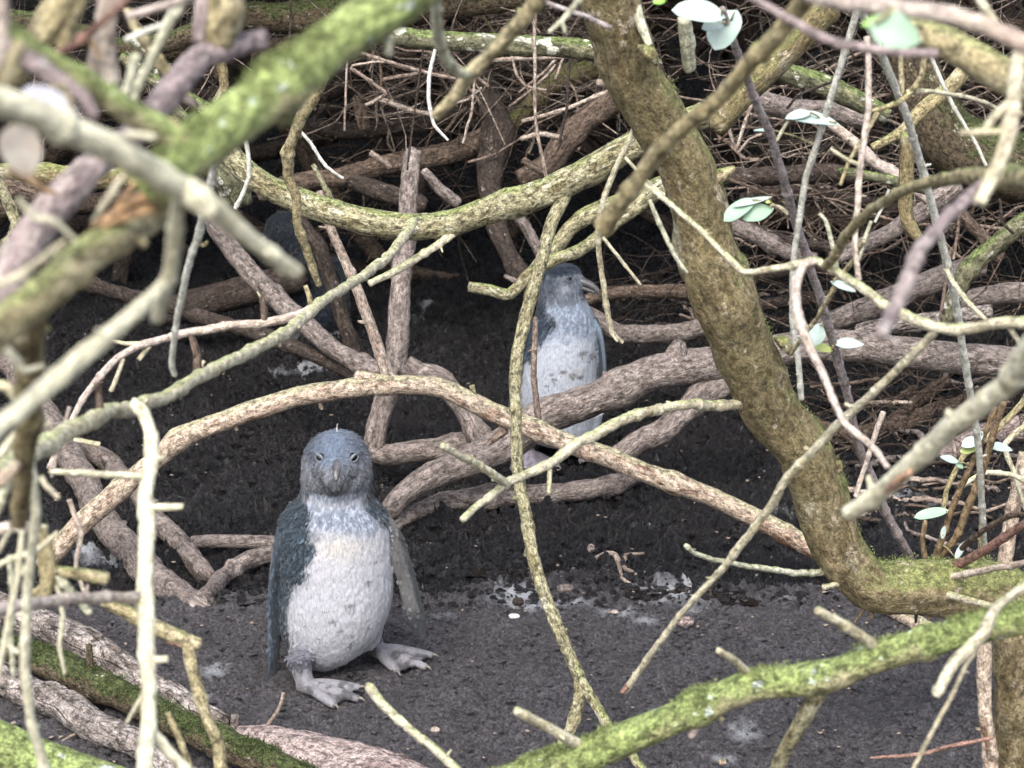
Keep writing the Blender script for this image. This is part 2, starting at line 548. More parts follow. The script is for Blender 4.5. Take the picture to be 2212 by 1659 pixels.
def leaf(parent, px, py, Y, ln, wd, ang, mat, tilt=0.5, curl=.25, label=None):
    """obovate leaf; long axis at ang degrees in the picture plane, tilted away by tilt radians"""
    stalk = None
    if parent is not None and parent.name in LINES:
        L_ = np.vstack(LINES[parent.name])
        d2 = (L_[:, 0] - px) ** 2 + (L_[:, 1] - py) ** 2
        k_ = int(d2.argmin())
        Y = L_[k_, 2] - .012
        ca_, sa_ = math.cos(math.radians(ang)), math.sin(math.radians(ang))
        ends = [(px + e_ * ca_ * ln * .42, py - e_ * sa_ * ln * .42) for e_ in (-1, 1)]
        be = min(ends, key=lambda q_: (q_[0] - L_[k_, 0]) ** 2 + (q_[1] - L_[k_, 1]) ** 2)
        stalk = [at(L_[k_, 0], L_[k_, 1], L_[k_, 2]), at((L_[k_, 0] + be[0]) / 2, (L_[k_, 1] + be[1]) / 2 - 3, Y), at(be[0], be[1], Y)]
    c = at(px, py, Y)
    k = pxm(px, py, Y)
    a = math.radians(ang)
    ax = RIGHT * math.cos(a) + UP * math.sin(a)
    sdv = RIGHT * -math.sin(a) + UP * math.cos(a)
    nn = -FWD
    tilt = -tilt if math.cos(a) > 0 else tilt
    sdv2 = sdv * math.cos(tilt) + nn * math.sin(tilt)
    n2 = nn * math.cos(tilt) - sdv * math.sin(tilt)
    V, F = [], []
    nu, nv = 9, 4
    for i in range(nu + 1):
        u = i / nu
        wv = math.sin(math.pi * min(1, u ** .8)) ** .75 * (.75 + .35 * u) * (1 + .07 * math.sin(px + 7 * u))
        for j in range(-nv, nv + 1):
            q = j / nv
            p = c + ax * ((u - .5) * ln * k) + sdv2 * (q * wv * wd * .5 * k) + n2 * ((abs(q) ** 1.5 * wv * .35 * curl - (u - .5) ** 2 * curl * 1.4) * wd * k)
            V.append(p)
    W = 2 * nv + 1
    for i in range(nu):
        for j in range(2 * nv):
            F.append([i * W + j, (i + 1) * W + j, (i + 1) * W + j + 1, i * W + j + 1])
    top = len(V)
    V2 = [v - n2 * 0.0007 for v in V]
    F2 = [[top + q for q in reversed(f)] for f in F]
    o = mesh_obj('leaf', np.array([list(v) for v in V + V2]), F + F2, M[mat], c, parent)
    if label:
        o['label'] = label
    if stalk is not None and (stalk[0] - stalk[2]).length > .004:
        Vs, Fs, bs, _ = tube(np.array([list(q_) for q_ in stalk]), np.array([.0016, .0013, .0011]), 6, .05, False)
        mesh_obj('leaf_stalk', Vs, Fs, M['olivebranch'], stalk[0], parent, bs)
    return o

# ------------------------------------------------------------------ ground
def build_ground():
    s_in = np.linspace(-1, 1, 430)
    s_out = np.array([1.12, 1.4, 2, 3.5, 7, 14, 30])
    S = np.concatenate([-s_out[::-1], s_in, s_out])
    y_in = 3.25 * np.exp(np.linspace(0, math.log(12.8 / 3.25), 700))
    Yv = np.concatenate([[-30, -12, -4, 0, 1.5, 2.4, 2.9, 3.1], y_in, [13.3, 15, 19, 27, 45, 90]])
    fan = .265 * np.clip(Yv, 3, 13) + .22
    X = S[None, :] * fan[:, None]
    Yg = np.repeat(Yv[:, None], len(S), 1)
    Z = base_height(X, Yg)
    dense = ((np.abs(S) <= 1.0)[None, :] & ((Yv > 3.15) & (Yv < 12.9))[:, None]).astype(float)
    p3 = np.stack([X, Yg, 0 * X], -1)
    cl = fbm(p3 * 24, 5, 21, .85)
    cl2 = 1 - np.abs(fbm(p3 * 45, 4, 33, .65) - .5) * 6
    rough_zone = sstep(4.36, 4.6, Yg + .05 * np.sin(X * 4))
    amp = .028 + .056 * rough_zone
    Z = Z + dense * (amp * (cl - .5) * 1.5 - .007 * np.clip(cl2, 0, 1) * (1 + 1.2 * rough_zone) + .045 * (fbm(p3 * 9, 3, 9) - .5) * (.2 + rough_zone))
    V = np.stack([X, Yg, Z], -1).reshape(-1, 3)
    ny, nx = X.shape
    i = np.arange(ny - 1)[:, None]
    j = np.arange(nx - 1)[None, :]
    F = np.stack([i * nx + j, i * nx + j + 1, (i + 1) * nx + j + 1, (i + 1) * nx + j], -1).reshape(-1, 4)
    me = bpy.data.meshes.new('ground')
    me.vertices.add(len(V)); me.vertices.foreach_set('co', V.ravel())
    me.loops.add(F.size); me.loops.foreach_set('vertex_index', F.ravel())
    me.polygons.add(len(F)); me.polygons.foreach_set('loop_start', np.arange(0, F.size, 4))
    me.polygons.foreach_set('loop_total', np.full(len(F), 4))
    me.update(calc_edges=True)
    me.polygons.foreach_set('use_smooth', np.ones(len(F), bool))
    # white droppings, as they lie on the mud
    gu = np.zeros(X.shape)
    for (px, py, rx, ry, k) in [(1110, 1285, 70, 22, 1.0), (1150, 1300, 80, 16, 1.0), (1250, 1300, 60, 16, .8), (1440, 1278, 90, 26, 1.0), (1480, 1262, 60, 14, .8), (1330, 1318, 60, 12, .7), (1060, 1262, 50, 14, .6), (1700, 1290, 90, 14, .5), (960, 1325, 60, 10, .5), (1000, 760, 90, 12, .5), (930, 705, 70, 10, .6),
                                (1390, 1335, 40, 16, .7), (460, 1440, 55, 30, .7), (445, 1500, 40, 30, .55), (230, 1215, 60, 26, 1.0),
                                (190, 1200, 40, 14, .9), (650, 800, 70, 12, 1.0), (700, 790, 50, 8, .9), (1610, 1580, 60, 34, .62),
                                (1560, 1640, 50, 14, .6), (890, 1065, 60, 14, .6), (1950, 1050, 60, 14, .8), (2010, 1075, 50, 12, .7),
                                (930, 660, 40, 10, .8), (900, 690, 50, 8, .6), (1690, 1440, 30, 8, .5), (350, 1100, 50, 14, .4), (1700, 1095, 70, 14, .5)]:
        c = ground_at(px, py)
        k1 = pxm(px, py, c.y)
        c2 = ground_at(px, py - ry)
        gu = np.maximum(gu, k * np.exp(-((X - c.x) / (rx * k1)) ** 2 - ((Yg - c.y) / max(.02, abs(c2.y - c.y))) ** 2))
    gn = fbm(p3 * 30, 4, 77, .6)
    a = me.attributes.new('guano', 'FLOAT', 'POINT')
    a.data.foreach_set('value', (gu * (.55 + 1.0 * gn)).astype(np.float32).ravel())
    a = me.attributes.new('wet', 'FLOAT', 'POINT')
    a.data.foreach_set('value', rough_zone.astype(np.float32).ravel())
    m, n, l, b = new_mat('wet_dark_mud')
    tc = n.new('ShaderNodeTexCoord')
    v = tc.outputs['Object']
    n1 = noise_node(n, l, v, 7, 5, .6)
    n2 = noise_node(n, l, v, 70, 5, .78)
    n3 = noise_node(n, l, v, 300, 3, .8)
    n4 = noise_node(n, l, v, 170, 4, .75)
    wet = n.new('ShaderNodeAttribute'); wet.attribute_name = 'wet'
    gua = n.new('ShaderNodeAttribute'); gua.attribute_name = 'guano'
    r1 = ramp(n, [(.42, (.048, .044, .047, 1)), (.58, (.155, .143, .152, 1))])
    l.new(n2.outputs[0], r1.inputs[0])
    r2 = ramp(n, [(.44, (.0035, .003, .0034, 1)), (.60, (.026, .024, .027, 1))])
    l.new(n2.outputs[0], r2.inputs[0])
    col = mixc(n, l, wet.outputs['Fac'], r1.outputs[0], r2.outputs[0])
    rp = ramp(n, [(.40, g(.18)), (.48, g(.9)), (.64, g(1.4))])
    l.new(n4.outputs[0], rp.inputs[0])
    col = mixc(n, l, 1.0, col, rp.outputs[0], 'MULTIPLY')
    r3 = ramp(n, [(.42, g(0)), (.7, g(.5))])
    l.new(n1.outputs[0], r3.inputs[0])
    col = mixc(n, l, r3.outputs[0], col, (.030, .026, .026))
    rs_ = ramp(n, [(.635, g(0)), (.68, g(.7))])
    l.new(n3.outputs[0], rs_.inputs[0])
    col = mixc(n, l, rs_.outputs[0], col, (.20, .18, .17))  # pale bits in the mud, also painting in its wet glints
    ng = noise_node(n, l, v, 90, 5, .8)
    gs = math_node(n, l, 'MULTIPLY', gua.outputs['Fac'], math_node(n, l, 'ADD', ng.outputs[0], .35))
    rg = ramp(n, [(.32, g(0)), (.48, g(.35)), (.75, g(1))])
    l.new(gs, rg.inputs[0])
    col = mixc(n, l, rg.outputs[0], col, (.50, .52, .55))
    l.new(col, b.inputs['Base Color'])
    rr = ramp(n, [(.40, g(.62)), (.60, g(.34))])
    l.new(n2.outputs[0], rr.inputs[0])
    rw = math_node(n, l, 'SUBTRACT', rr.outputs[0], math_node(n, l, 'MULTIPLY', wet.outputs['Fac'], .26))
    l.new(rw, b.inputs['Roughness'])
    b.inputs['Specular IOR Level'].default_value = .7
    h = math_node(n, l, 'ADD', math_node(n, l, 'MULTIPLY', n2.outputs[0], 1.5), math_node(n, l, 'MULTIPLY', n3.outputs[0], .6))
    for sc_, am_ in ((75, .55), (170, .4)):
        vv = n.new('ShaderNodeTexVoronoi'); vv.inputs['Scale'].default_value = sc_
        l.new(mixc(n, l, .02, v, n2.outputs['Color'], 'ADD'), vv.inputs['Vector'])
        h = math_node(n, l, 'SUBTRACT', h, math_node(n, l, 'MULTIPLY', vv.outputs['Distance'], am_))
    bp = n.new('ShaderNodeBump')
    bp.inputs['Strength'].default_value = .9
    bp.inputs['Distance'].default_value = .014
    l.new(h, bp.inputs['Height'])
    l.new(bp.outputs[0], b.inputs['Normal'])
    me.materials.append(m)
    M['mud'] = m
    o = bpy.data.objects.new('ground', me)
    COL.objects.link(o)
    o['kind'] = 'structure'
    return o
ground = build_ground()

# shallow puddles in the trough behind the raised pad
def puddle(cx, cy, rx, ry, z):
    m = M.get('water')
    if m is None:
        m, n, l, b = new_mat('muddy_water')
        b.inputs['Base Color'].default_value = (.014, .011, .010, 1)
        b.inputs['Roughness'].default_value = .04
        tc = n.new('ShaderNodeTexCoord')
        ns = noise_node(n, l, tc.outputs['Object'], 40, 2)
        bp = n.new('ShaderNodeBump'); bp.inputs['Strength'].default_value = .15; bp.inputs['Distance'].default_value = .003
        l.new(ns.outputs[0], bp.inputs['Height']); l.new(bp.outputs[0], b.inputs['Normal'])
        M['water'] = m
    k = 40
    V = [[cx, cy, z]]
    for q in range(k):
        a = 2 * math.pi * q / k
        w = 1 + .18 * math.sin(3 * a + cx * 9) + .1 * math.sin(5 * a)
        V.append([cx + rx * w * math.cos(a), cy + ry * w * math.sin(a), z])
    F = [[0, 1 + q, 1 + (q + 1) % k] for q in range(k)]
    o = mesh_obj('puddle_water', np.array(V), F, m, (cx, cy, z), smooth=False)
    o['kind'] = 'structure'
pc = ground_at(1120, 1240); puddle(pc.x, pc.y, .11, .05, gz(pc.x, pc.y) - .004)
pc = ground_at(1690, 1285); puddle(pc.x, pc.y, .17, .06, gz(pc.x, pc.y) - .005)
pc = ground_at(1450, 1275); puddle(pc.x, pc.y, .10, .04, gz(pc.x, pc.y) - .005)

# loose mud crumbs too many to count
def crumbs(name, n, zone, size, mat, seed, label, cat, flat=.6, wetv=1.0):
    r = np.random.default_rng(seed)
    bm = bmesh.new(); bmesh.ops.create_icosphere(bm, subdivisions=1, radius=1)
    bv = np.array([v.co[:] for v in bm.verts]); bf = np.array([[v.index for v in f.verts] for f in bm.faces]); bm.free()
    ys = r.uniform(zone[0], zone[1], n)
    xs = r.uniform(-1, 1, n) * (.255 * ys + .1)
    zs = base_height(xs, ys)
    sz = size * r.uniform(.3, 1.0, n) ** 1.6
    V, F = [], []
    for k in range(n):
        a = r.uniform(0, 6.28)
        q = bv * (1 + r.uniform(-.35, .35, (len(bv), 1))) * np.array([1, r.uniform(.6, 1), flat]) * sz[k]
        c, s = math.cos(a), math.sin(a)
        q = np.stack([q[:, 0] * c - q[:, 1] * s, q[:, 0] * s + q[:, 1] * c, q[:, 2]], 1)
        V.append(q + [xs[k], ys[k], zs[k] + sz[k] * .25])
        F.append(bf + k * len(bv))
    o = mesh_obj(name, np.vstack(V), np.vstack(F).tolist(), mat, (0, 4.5, 0), smooth=False)
    me = o.data
    for an, val in (('wet', wetv), ('guano', 0.0)):
        a = me.attributes.new(an, 'FLOAT', 'POINT')
        a.data.foreach_set('value', np.full(len(me.vertices), val, np.float32))
    tag(o, label, cat, kind='stuff')
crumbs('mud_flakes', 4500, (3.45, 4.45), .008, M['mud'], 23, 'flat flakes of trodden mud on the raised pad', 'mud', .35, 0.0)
crumbs('pale_litter', 800, (3.5, 6.6), .0065, M['dead'], 13, 'scattered pale chips and shell bits all over the mud', 'litter', .35)
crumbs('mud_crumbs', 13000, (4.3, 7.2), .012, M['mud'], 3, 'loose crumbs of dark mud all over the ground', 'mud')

# ================================================================== big leaning trunk on the right
T1 = B('leaning_trunk', 'olive', 'thick mottled olive trunk leaning down and bending sideways just above the mud',
  [(1240, -190), (1290, -80), (1365, 80), (1430, 220), (1488, 340), (1507, 430), (1526, 550), (1580, 680), (1632, 780), (1685, 890), (1748, 1000), (1790, 1100),
   (1826, 1180), (1885, 1243), (1975, 1255), (2110, 1275), (2240, 1305), (2420, 1350)], (140, 130, 126, 128, 130, 126, 124, 112, 100, 95), (3.0, 3.7),
  kids=[('side_twig', 'palegreen', [(1800, 1239), (1708, 1236), (1591, 1219), (1535, 1209), (1500, 1195), (1481, 1178)], (15, 13, 11), (3.65, 3.4)),
        ('stub', 'pale', [(1832, 1256), (1780, 1269)], 13, (3.62, 3.55)),
        ('stub', 'palegreen', [(1478, 40), (1482, 90), (1490, 150)], (30, 34, 24), (2.9, 2.95)),
        ('stub', 'palegreen', [(1362, -30), (1380, 40), (1403, 98)], (26, 26, 16), (2.9, 2.88)),
        ('rootlet', 'brownstem', [(1868, 1290), (1862, 1320), (1845, 1345)], (14, 9, 4), 3.72),
        ('rootlet', 'brownstem', [(1888, 1290), (1882, 1335)], (20, 8), 3.7),
        ('rootlet', 'dark', [(1980, 1300), (1978, 1345)], (14, 6), 3.72),
        ('rootlet', 'brownstem', [(2020, 1300), (2005, 1340)], (16, 6), 3.72),
        ('side_twig', 'pale', [(1640, 879), (1550, 874), (1475, 876), (1354, 906), (1254, 953), (1187, 1006), (1090, 1048), (1040, 1085), (1000, 1122)], (24, 22, 24, 24, 20, 14), (3.35, 2.75)),
        ('side_twig', 'pale', [(1095, 1048), (1030, 1003), (955, 963)], (20, 19, 15), (2.86, 2.7)),
        ('side_twig', 'pale', [(1188, 1006), (1187, 1035), (1185, 1066)], (12, 11, 8), (2.95, 2.9)),
        ('stub', 'olivebranch', [(1545, 385), (1570, 372), (1586, 362)], (34, 26, 12), 3.25), ('knot', 'olive', [(1480, 315), (1478, 300)], (56, 40), 3.1), ('knot', 'olive', [(1690, 745), (1700, 735)], (50, 34), 3.3),
        ('knot', 'olive', [(1660, 920), (1650, 925)], (60, 40), 3.4), ('knot', 'olive', [(1800, 1010), (1815, 1015)], (54, 30), 3.45), ('knot', 'olive', [(1400, 120), (1412, 110)], (60, 34), 3.0), ('knot', 'olive', [(1860, 1275), (1858, 1290)], (60, 36), 3.6)],
  cat='trunk', rough=.17, sides=44)

# ---- hoop of thin stems sprouting from the trunk's low elbow
B('shoot', 'brownstem', 'brown upright shoot with small pale leaves rising from the trunk elbow',
  [(2000, 1240), (2015, 1223), (2068, 1156), (2085, 1106), (2108, 1053), (2141, 953), (2168, 870)], (18, 17, 15), (3.66, 3.5), cat='shoot')
SH = B('shoot', 'brownstem', 'second brown shoot leaning beside the upright one, carrying a leaf cluster',
  [(2010, 1235), (2035, 1166), (2055, 1106), (2075, 1053), (2115, 965), (2150, 880)], (16, 14, 12), (3.64, 3.56), cat='shoot')
for a in ((2098, 955, 46, 30, 20, 'leafpale'), (2112, 948, 40, 24, 60, 'leafpale'), (2092, 972, 38, 22, 10, 'leafyellow'), (2160, 966, 58, 24, -12, 'leafpale'),
          (2052, 992, 44, 20, -18, 'leafpale'), (2072, 1004, 24, 18, -40, 'leafmint'), (2012, 1109, 78, 30, 12, 'leafmint'), (2038, 1150, 30, 14, 80, 'leafpale'), (2075, 1188, 48, 18, 60, 'leafpale')):
    leaf(SH, a[0], a[1], 3.52, a[2], a[3], a[4], a[5], .6)
B('shoot', 'redstem', 'smooth red-brown shoot slanting up from the trunk elbow', [(2020, 1238), (2060, 1222), (2125, 1190), (2212, 1133), (2300, 1080)], (20, 20, 18), (3.62, 3.3), cat='shoot')
B('shoot', 'brown', 'thin grey-brown shoot curving above the red-brown one', [(2055, 1215), (2085, 1178), (2125, 1146), (2185, 1112), (2260, 1118)], (14, 13, 12), (3.66, 3.4), cat='shoot')
B('shoot', 'palepink', 'cream cut shoot lying below the red-brown one', [(2012, 1261), (2060, 1245), (2108, 1236), (2212, 1216), (2320, 1200)], (17, 15, 14), (3.58, 3.3), cat='shoot')
B('shoot', 'pale', 'short cream broken stick drooping away below the cut shoot at the trunk elbow', [(1995, 1266), (2030, 1278), (2075, 1293), (2155, 1312)], (17, 17, 14), (3.58, 3.4), cat='shoot')
B('shoot', 'brownstem', 'short knobbly olive shoot standing on the trunk elbow', [(1998, 1205), (1993, 1165), (1999, 1125)], (14, 12, 10), 3.7, cat='shoot')
B('shoot', 'olivebranch', 'yellow-green upright stick behind the trunk elbow', [(2122, 1240), (2121, 1130), (2121, 1010)], (15, 14, 13), 3.85, cat='shoot')
B('stake', 'tan', 'smooth pinkish tan stick standing behind the leafy shoots', [(2155, 1290), (2172, 1200), (2190, 1090), (2215, 980)], (34, 32, 28), (3.95, 4.0), cat='stick')
B('shoot', 'pale', 'long pale shoot arching over the leafy shoots', [(2060, 1080), (2080, 1050), (2130, 1020), (2190, 1028), (2250, 1060)], (11, 12, 12), 3.9, cat='shoot')
B('shoot', 'pale', 'thin pale shoot dropping through the leafy shoots', [(2230, 905), (2170, 960), (2190, 1020), (2215, 1100)], (14, 12, 10), 3.95, cat='shoot')
B('shoot', 'olivebranch', 'olive shoot crossing behind the leafy shoots', [(2250, 800), (2200, 880), (2130, 950), (2080, 985), (2045, 1060), (2036, 1110)], (16, 14, 10), 4.0, cat='shoot')

# ================================================================== tall straight stems
S1 = B('straight_stem', 'stem', 'pale whitish straight stem slanting down beside the leaning trunk',
  [(1870, -40), (1848, 37), (1808, 167), (1775, 277), (1741, 383), (1725, 483), (1715, 553), (1711, 686), (1725, 786), (1731, 862)], (16, 15, 14, 13), (2.85, 3.1), cat='stem', rough=.05)
leaf(S1, 1758, 258, 2.8, 118, 44, -8, 'leafpale', .75, .4)
leaf(S1, 1725, 248, 2.8, 60, 26, 12, 'leafpale', .5, .4)
leaf(S1, 1650, 281, 2.82, 46, 12, 0, 'leafpale', .9, .2)
S2 = B('straight_stem', 'stem', 'longest pale straight stem, running down in front of the mossy stump to the leafy shoots',
  [(1850, -10), (1871, 47), (1908, 127), (1958, 250), (1991, 360), (2015, 450), (2041, 553), (2061, 636), (2075, 720), (2091, 820), (2108, 920), (2117, 1010), (2127, 1180)],
  (17, 18, 18, 16, 14), (2.9, 3.6), cat='stem', rough=.05,
  kids=[('side_twig', 'pale', [(2043, 580), (2060, 612), (2091, 653), (2130, 692)], (12, 11, 10), (3.1, 2.95))])
S3 = B('straight_stem', 'purplestem', 'purplish grey straight stem with leaf pairs rooted on the trunk elbow',
  [(1560, 20), (1585, 93), (1625, 200), (1668, 300), (1701, 417), (1741, 553), (1775, 653), (1808, 770), (1835, 870), (1851, 953), (1885, 1036), (1911, 1103), (1966, 1205)],
  (16, 19, 20, 19, 20, 20), (2.7, 3.66), cat='stem', rough=.05,
  kids=[('side_twig', 'palegreen', [(1662, 300), (1678, 302), (1688, 285), (1702, 262)], (8, 8, 7), 2.85),
        ('side_twig', 'pale', [(1703, 462), (1685, 448), (1664, 441)], (9, 8, 6), 2.95)])
for a in ((1510, 26, 118, 66, -8, 'leafpale', 2.0), (1566, 62, 100, 86, 60, 'leafpale', 2.0), (1540, 55, 50, 34, 10, 'leafpale', 2.05), (1597, 452, 84, 44, 35, 'leafmint', 2.9), (1638, 460, 72, 44, 20, 'leafmint', 2.9),
          (1625, 435, 90, 16, 14, 'leafpale', 2.92), (1764, 722, 52, 46, 75, 'leafpale', 3.1), (1779, 752, 42, 24, -12, 'leafyellow', 3.1), (1834, 742, 66, 28, -2, 'leafpale', 3.1), (1660, 435, 14, 12, 10, 'leafyellow', 2.9)):
    leaf(S3, a[0], a[1], a[6], a[2], a[3], a[4], a[5], .45, .3)
B('dead_stick', 'palepink', 'short cream dead stick leaning against the purplish stem', [(1908, 890), (1881, 970), (1848, 1073)], (13, 12, 11), 3.4, cat='stick')
B('straight_stem', 'stem', 'thin whitish stalk falling past the dark mossy stump', [(1985, 60), (2011, 123), (2058, 227), (2108, 310), (2130, 358)], (10, 9, 7), 3.2, cat='stem', rough=.05)
TS = B('straight_stem', 'palepink', 'tan knuckled twig hanging straight down between the pale stems',
  [(1873, 80), (1875, 113), (1876, 233), (1858, 367), (1848, 500), (1849, 553), (1856, 606)], (15, 14, 13), (2.6, 2.55), cat='stem',
  kids=[('stub', 'pale', [(1858, 357), (1825, 342), (1795, 322)], (10, 9, 8), 2.58)])
B('twig', 'olivebranch', 'dark-tipped olive twig slanting down behind the pale stem', [(1866, 520), (1841, 566), (1808, 613), (1765, 686), (1708, 766)], (10, 12, 10, 8), (2.7, 2.9), cat='twig')
B('twig', 'olivebranch', 'olive hooked twig curling over the long pale stem', [(1998, 120), (1990, 165), (1970, 195), (1940, 222), (1885, 240)], (13, 14, 13, 9), 2.7, cat='twig',
  kids=[('side_twig', 'olivebranch', [(1946, 120), (1947, 160), (1949, 202)], (11, 11, 10), 2.7), ('side_twig', 'pale', [(1960, 198), (2010, 197), (2075, 206), (2130, 222), (2175, 245)], (11, 10, 8), (2.7, 2.8))])
B('twig', 'olivebranch', 'olive twig dropping from the hooked twig to the lichened end', [(1895, 243), (1870, 290), (1835, 345), (1815, 400)], (11, 9, 8), 2.75, cat='twig')
LT = B('twig', 'palegreen', 'pale mint twig with open buds standing between the stems', [(1810, 600), (1800, 540), (1786, 480), (1770, 462)], (12, 11, 8), 2.75, cat='twig',
  kids=[('side_twig', 'palegreen', [(1855, 560), (1865, 525), (1882, 478)], (11, 10, 7), 2.75)])
leaf(LT, 1822, 618, 2.75, 60, 20, -22, 'leafpale', .4)
B('twig', 'palegreen', 'pale mint twig hanging against the trunk below the big curved branch', [(1404, 432), (1412, 455), (1424, 483), (1445, 525), (1468, 568), (1484, 590)], (8, 11, 11, 9), 2.9, cat='twig')

# ---- tan network in front of the trunk
NET = B('forked_branch', 'pale', 'yellowish forked branch crossing in front of the trunk with one arm reaching to the mud',
  [(1390, 395), (1475, 463), (1525, 507), (1571, 553), (1608, 590), (1660, 583), (1708, 576), (1758, 563), (1785, 574), (1858, 616), (1908, 660), (1975, 690), (2025, 706), (2075, 710), (2212, 696), (2330, 690)],
  (11, 13, 16, 20, 24, 26, 28), (2.7, 2.2), rough=.12,
  kids=[('side_branch', 'olivebranch', [(1785, 574), (1805, 553), (1831, 503), (1875, 457), (1941, 417), (2008, 393), (2091, 380), (2141, 381), (2260, 390)], (22, 20, 22, 26, 44, 56), (2.45, 1.6)),
        ('side_branch', 'pale', [(2025, 708), (2015, 722), (1935, 800), (1858, 873), (1808, 916), (1768, 963), (1708, 1023), (1665, 1095), (1581, 1203), (1475, 1323), (1404, 1416), (1350, 1493)], (20, 19, 20, 20, 17, 13, 17), (2.3, 2.75)),
        ('side_branch', 'palepink', [(1758, 566), (1735, 574), (1719, 613), (1718, 663), (1735, 720), (1775, 803), (1801, 870), (1828, 916), (1891, 973), (1918, 1010)], (20, 24, 20, 18, 16, 15), (2.4, 2.2)),
        ('stub', 'pale', [(1845, 880), (1825, 872)], (10, 8), 2.4),
        ('stub', 'redstem', [(1360, 1478), (1343, 1497)], (14, 10), 2.74),
        ('side_twig', 'pale', [(2180, 705), (2205, 745)], (14, 12), 2.2)])
B('branch', 'purple', 'lilac-grey broken branch pointing down in front of the longest pale stem', [(2140, 385), (2058, 457), (1991, 533), (1955, 610), (1930, 665), (1905, 722)], (24, 30, 34, 30), (1.55, 1.25))
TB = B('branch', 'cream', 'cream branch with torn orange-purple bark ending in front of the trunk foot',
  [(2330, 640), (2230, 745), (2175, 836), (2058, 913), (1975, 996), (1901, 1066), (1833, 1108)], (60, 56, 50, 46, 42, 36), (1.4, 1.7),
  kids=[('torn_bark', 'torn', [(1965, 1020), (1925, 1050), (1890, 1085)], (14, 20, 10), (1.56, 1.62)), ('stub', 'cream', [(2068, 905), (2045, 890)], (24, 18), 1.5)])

# ================================================================== blurred branches, upper right
XB = B('branch', 'olivebranch', 'tan branch crossing in front of the trunk diagonally and ending in a knob',
  [(1800, -90), (1708, 43), (1641, 117), (1558, 207), (1475, 280), (1421, 333), (1354, 417), (1304, 492)], (46, 42, 36, 33, 36, 42), (1.5, 1.75),
  kids=[('stub', 'pale', [(1425, 330), (1450, 322)], (22, 14), 1.7)])
B('branch', 'purple', 'thin purplish twig sagging across the tops of the pale stems', [(1580, -40), (1635, 0), (1741, 63), (1808, 93), (1891, 107), (2025, 117)], (18, 20, 21, 18), (1.5, 1.45))
PK = B('branch', 'palepink', 'smooth pinkish branch carrying a round mint leaf', [(1720, -20), (1775, -5), (1908, 17), (2041, 33), (2141, 63), (2250, 105), (2350, 150)], (36, 40, 42, 40), (1.35, 1.2))
leaf(PK, 1935, 68, 1.35, 118, 92, -20, 'leafmint', .2, .2)
leaf(PK, 1905, 42, 1.36, 90, 30, 15, 'leafgreen', .4, .2)
B('branch', 'olivebranch', 'thick olive-brown branch behind the pinkish branch with the mint leaf', [(1960, 60), (2025, 88), (2108, 130), (2230, 195), (2360, 270)], (60, 78, 84, 80), (1.8, 1.6))
B('branch', 'pale', 'cream side-twigged branch dropping from the thick olive-brown one', [(2215, 80), (2201, 133), (2191, 233), (2168, 333), (2138, 393), (2115, 440)], (34, 34, 32, 34, 36, 26), (1.55, 1.5),
  kids=[('side_twig', 'pale', [(2172, 285), (2120, 286), (2075, 285)], (16, 15, 14), 1.5), ('side_twig', 'pale', [(2195, 210), (2150, 250), (2121, 292)], (20, 22, 16), 1.5)])
B('branch', 'pale', 'pale shoot rising behind the pinkish branch with the mint leaf', [(2100, -30), (2130, 20), (2160, 60), (2200, 90)], (20, 22, 20), 1.6)
leaf(B('twig', 'purplestem', 'short purplish twig tip with a bright green leaf above the trunk', [(1400, -60), (1440, -30), (1500, -22), (1540, -30)], 10, 2.3, cat='twig'), 1425, 2, 2.3, 30, 20, 10, 'leafgreen')
B('twig', 'purplestem', 'lilac-grey thin twig running into the trunk near its top', [(1130, -20), (1200, 12), (1265, 35), (1320, 60)], (12, 11, 12), 2.5, cat='twig')
B('twig', 'palegreen', 'pale green forked twig tip beside the trunk top', [(1270, -20), (1236, 20), (1215, 45), (1185, 70)], (16, 15, 12, 8), 2.0, cat='twig', kids=[('side_twig', 'palegreen', [(1212, 48), (1218, 58), (1220, 72)], (12, 10, 8), 2.0)])

# ================================================================== top middle, hooked pair
HK = B('branch', 'olivebranch', 'olive-tan branch slanting down to a blunt end, joined by a pale hook', [(1240, -90), (1164, 0), (1087, 87), (1014, 160), (975, 215), (940, 252)], (36, 32, 32, 34, 30, 24), (1.7, 1.8),
  kids=[('side_branch', 'palegreen', [(940, -40), (943, 20), (945, 67), (955, 118), (985, 155), (1022, 160)], (22, 22, 22, 24, 26, 22), (1.6, 1.75))])
B('twig', 'bleached', 'bone-white curved twig hanging in front of the dark tangle', [(940, 107), (927, 167), (926, 217), (938, 270), (968, 303)], (8, 9, 9, 6), 4.6, cat='twig', rough=.04)

